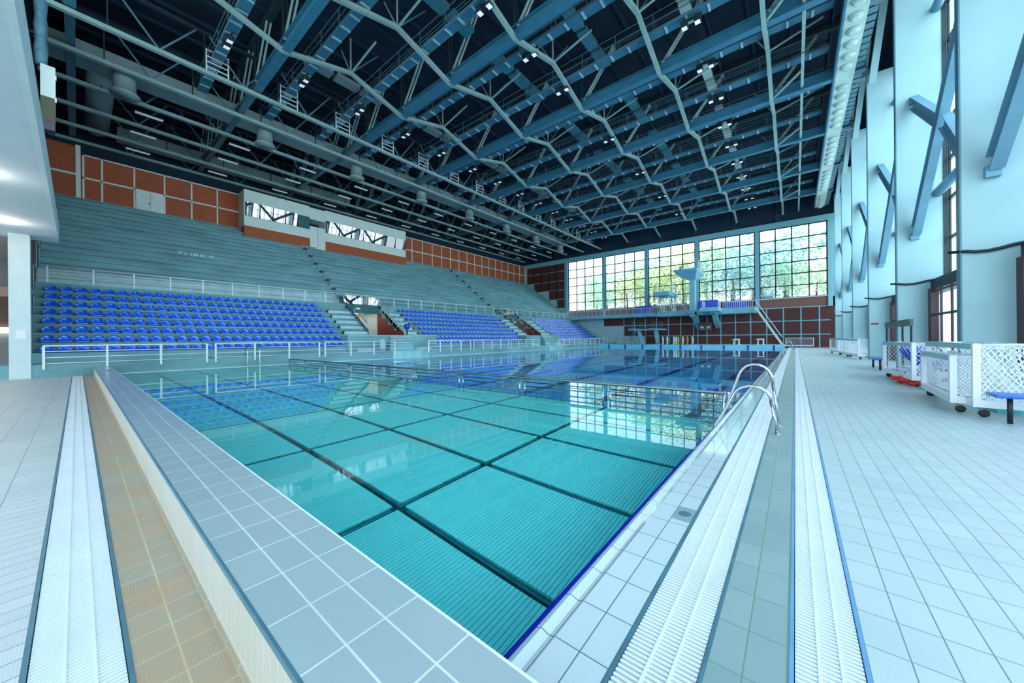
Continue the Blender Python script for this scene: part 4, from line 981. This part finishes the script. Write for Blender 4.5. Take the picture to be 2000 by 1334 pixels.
# red lane rope heap
s = MB(); rnd = random.Random(3)
for k in range(70):
    f = k/70; y = 15.4-1.1*f+rnd.uniform(-.12, .12); x = 2.45+rnd.uniform(-.18, .28)+0.25*f; z = 0.05+rnd.uniform(0, 0.10+0.16*f)
    a = rnd.uniform(0, 3.1); d = Vector((math.cos(a), math.sin(a), rnd.uniform(-.2, .2))).normalized()*0.05
    s.tube([Vector((x, y, z))-d, Vector((x, y, z))-d*0.6, Vector((x, y, z))+d*0.6, Vector((x, y, z))+d], [0.035, 0.06, 0.06, 0.035], 8)
tag(s.build('lane_rope', 'rope_red', None, True), 'heap of red lane rope floats on the deck beside the goals', 'lane rope')
t = thing('float_box', 'white box with a red round mark behind the low goal', 'box', (2.95, 13.6, 0))
MB().box(2.72, 3.2, 13.35, 13.85, 0.0, 0.46).build('body', 'white_paint', t, False, 0.02); MB().lathe((2.86, 13.345, 0.27), [(0.08, -0.004), (0.08, 0.004)], 18, 1).build('mark', 'red_dot', t); MB().lathe((2.718, 13.6, 0.27), [(0.08, -0.004), (0.08, 0.004)], 18, 0).build('mark', 'red_dot', t)
for lab, x0, x1, y0, y1 in (('teal foam mat on the deck under the first goal', 2.55, 3.2, 13.5, 14.1), ('teal foam mat between the low goal and the nearest goal', 2.62, 3.5, 11.6, 12.3), ('teal foam mat under the nearest goal frame', 2.8, 3.6, 10.3, 11.1)):
    tag(MB().prism([(y0, 0.0), (y1, 0.0), (y1-0.08, 0.06), (y0+0.05, 0.05)], 0, x0, x1).build('foam_mat', 'mat_teal'), lab, 'mat')
# small objects stand side

# ================================================================== OUTSIDE
def make_tree(seed, m, name_label):
    rnd = random.Random(seed); t = thing('tree', '', 'tree', (0, 0, 0), 'trees outside the end window')
    MB().tube([(0, 0, 0), (0.1, 0, 2.0), (0, 0.1, 4.5)], [0.22, 0.16, 0.08], 8).build('trunk', 'bark', t, True)
    s = MB(); cl = [(rnd.gauss(0, 1.5), rnd.gauss(0, 1.2), rnd.uniform(1.8, 7.0), rnd.uniform(0.7, 1.5)) for _ in range(26)]
    for cx_, cy_, cz, r in cl:
        for k in range(85):
            v = Vector((rnd.gauss(0, 1), rnd.gauss(0, 1), rnd.gauss(0, 1))).normalized()*r*rnd.uniform(0.6, 1.0)
            c = Vector((cx_, cy_, cz))+v; a = Vector((rnd.gauss(0, 1), rnd.gauss(0, 1), rnd.gauss(0, 1))).normalized(); b = a.cross(Vector((rnd.gauss(0, 1), rnd.gauss(0, 1), 0.3))).normalized()
            z = rnd.uniform(0.10, 0.2); s.quad(c-a*z, c-b*z*0.6, c+a*z, c+b*z*0.6)
    s.build('crown', m, t); return t
P = [make_tree(1, 'leaf_lime', ''), make_tree(2, 'leaf_green', ''), make_tree(3, 'leaf_blue', '')]
spots = [(-29, 66, 0.9, 1), (-24, 63.5, 1.05, 0), (-19.5, 65, 1.25, 0), (-15.5, 63, 1.15, 0), (-11.5, 66, 1.35, 1), (-7.5, 64.5, 1.2, 2), (-4, 67, 1.4, 2), (-1, 64, 1.05, 1), (2.5, 68, 0.95, 0), (-34, 72, 1.4, 1), (-26, 76, 1.7, 2), (-17, 76, 2.0, 0), (-9, 78, 2.1, 1), (-1, 78, 2.0, 2), (7, 74, 1.5, 1), (-22, 70, 1.5, 1), (-5.5, 73, 1.7, 2)]
used = set(); names = ['yellow green', 'mid green', 'blue green']
for k, (x, y, sc, q) in enumerate(spots):
    o = P[q] if q not in used else copy_tree(P[q]); used.add(q); o.location = (x, y, 5.0); o.scale = (sc, sc, sc); o.rotation_euler = (0, 0, k*1.3)
    o['label'] = '%s tree outside the end window, %s in the %s row from the left' % (names[q], ordn(sorted(s_[0] for s_ in spots if (s_[1] < 69) == (y < 69)).index(x)+1), 'front' if y < 69 else 'back')
def car(label, x, y, m, L=4.2, h=1.5):
    t = thing('car', label, 'car', (x, y, 5.0), 'cars parked outside the end window')
    MB().prism([(x-L/2, 5.25), (x+L/2, 5.25), (x+L/2, 5.85), (x+L*0.3, 5.98), (x+L*0.14, 5.0+h), (x-L*0.3, 5.0+h), (x-L*0.46, 6.0), (x-L/2, 5.9)], 1, y-0.85, y+0.85).build('body', m, t, False, 0.08)
    MB().prism([(x+L*0.25, 6.0), (x+L*0.12, 4.92+h), (x-L*0.28, 4.92+h), (x-L*0.4, 6.02)], 1, y-0.87, y+0.87).build('windows', 'car_glass', t)
    for a in (-L*0.3, L*0.3):
        for b in (-0.8, 0.8): MB().lathe((x+a, y+b, 5.31), [(0.1, -0.1), (0.31, -0.09), (0.31, 0.09), (0.1, 0.1)], 14, 1).build('wheel', 'rubber', t)
car('blue and white van outside behind the last tall window bay', -3.0, 61.5, 'car_blue', 3.6, 2.1)
car('white car outside at the right of the last window bay', 1.3, 62.2, 'car_white', 4.4, 1.75)
car('white car outside behind the gallery, right of the diving tower', -8.6, 61.5, 'car_white', 4.2, 1.7)
car('pale car outside left of the diving tower', -13.5, 61.8, 'car_white', 4.2, 1.65)
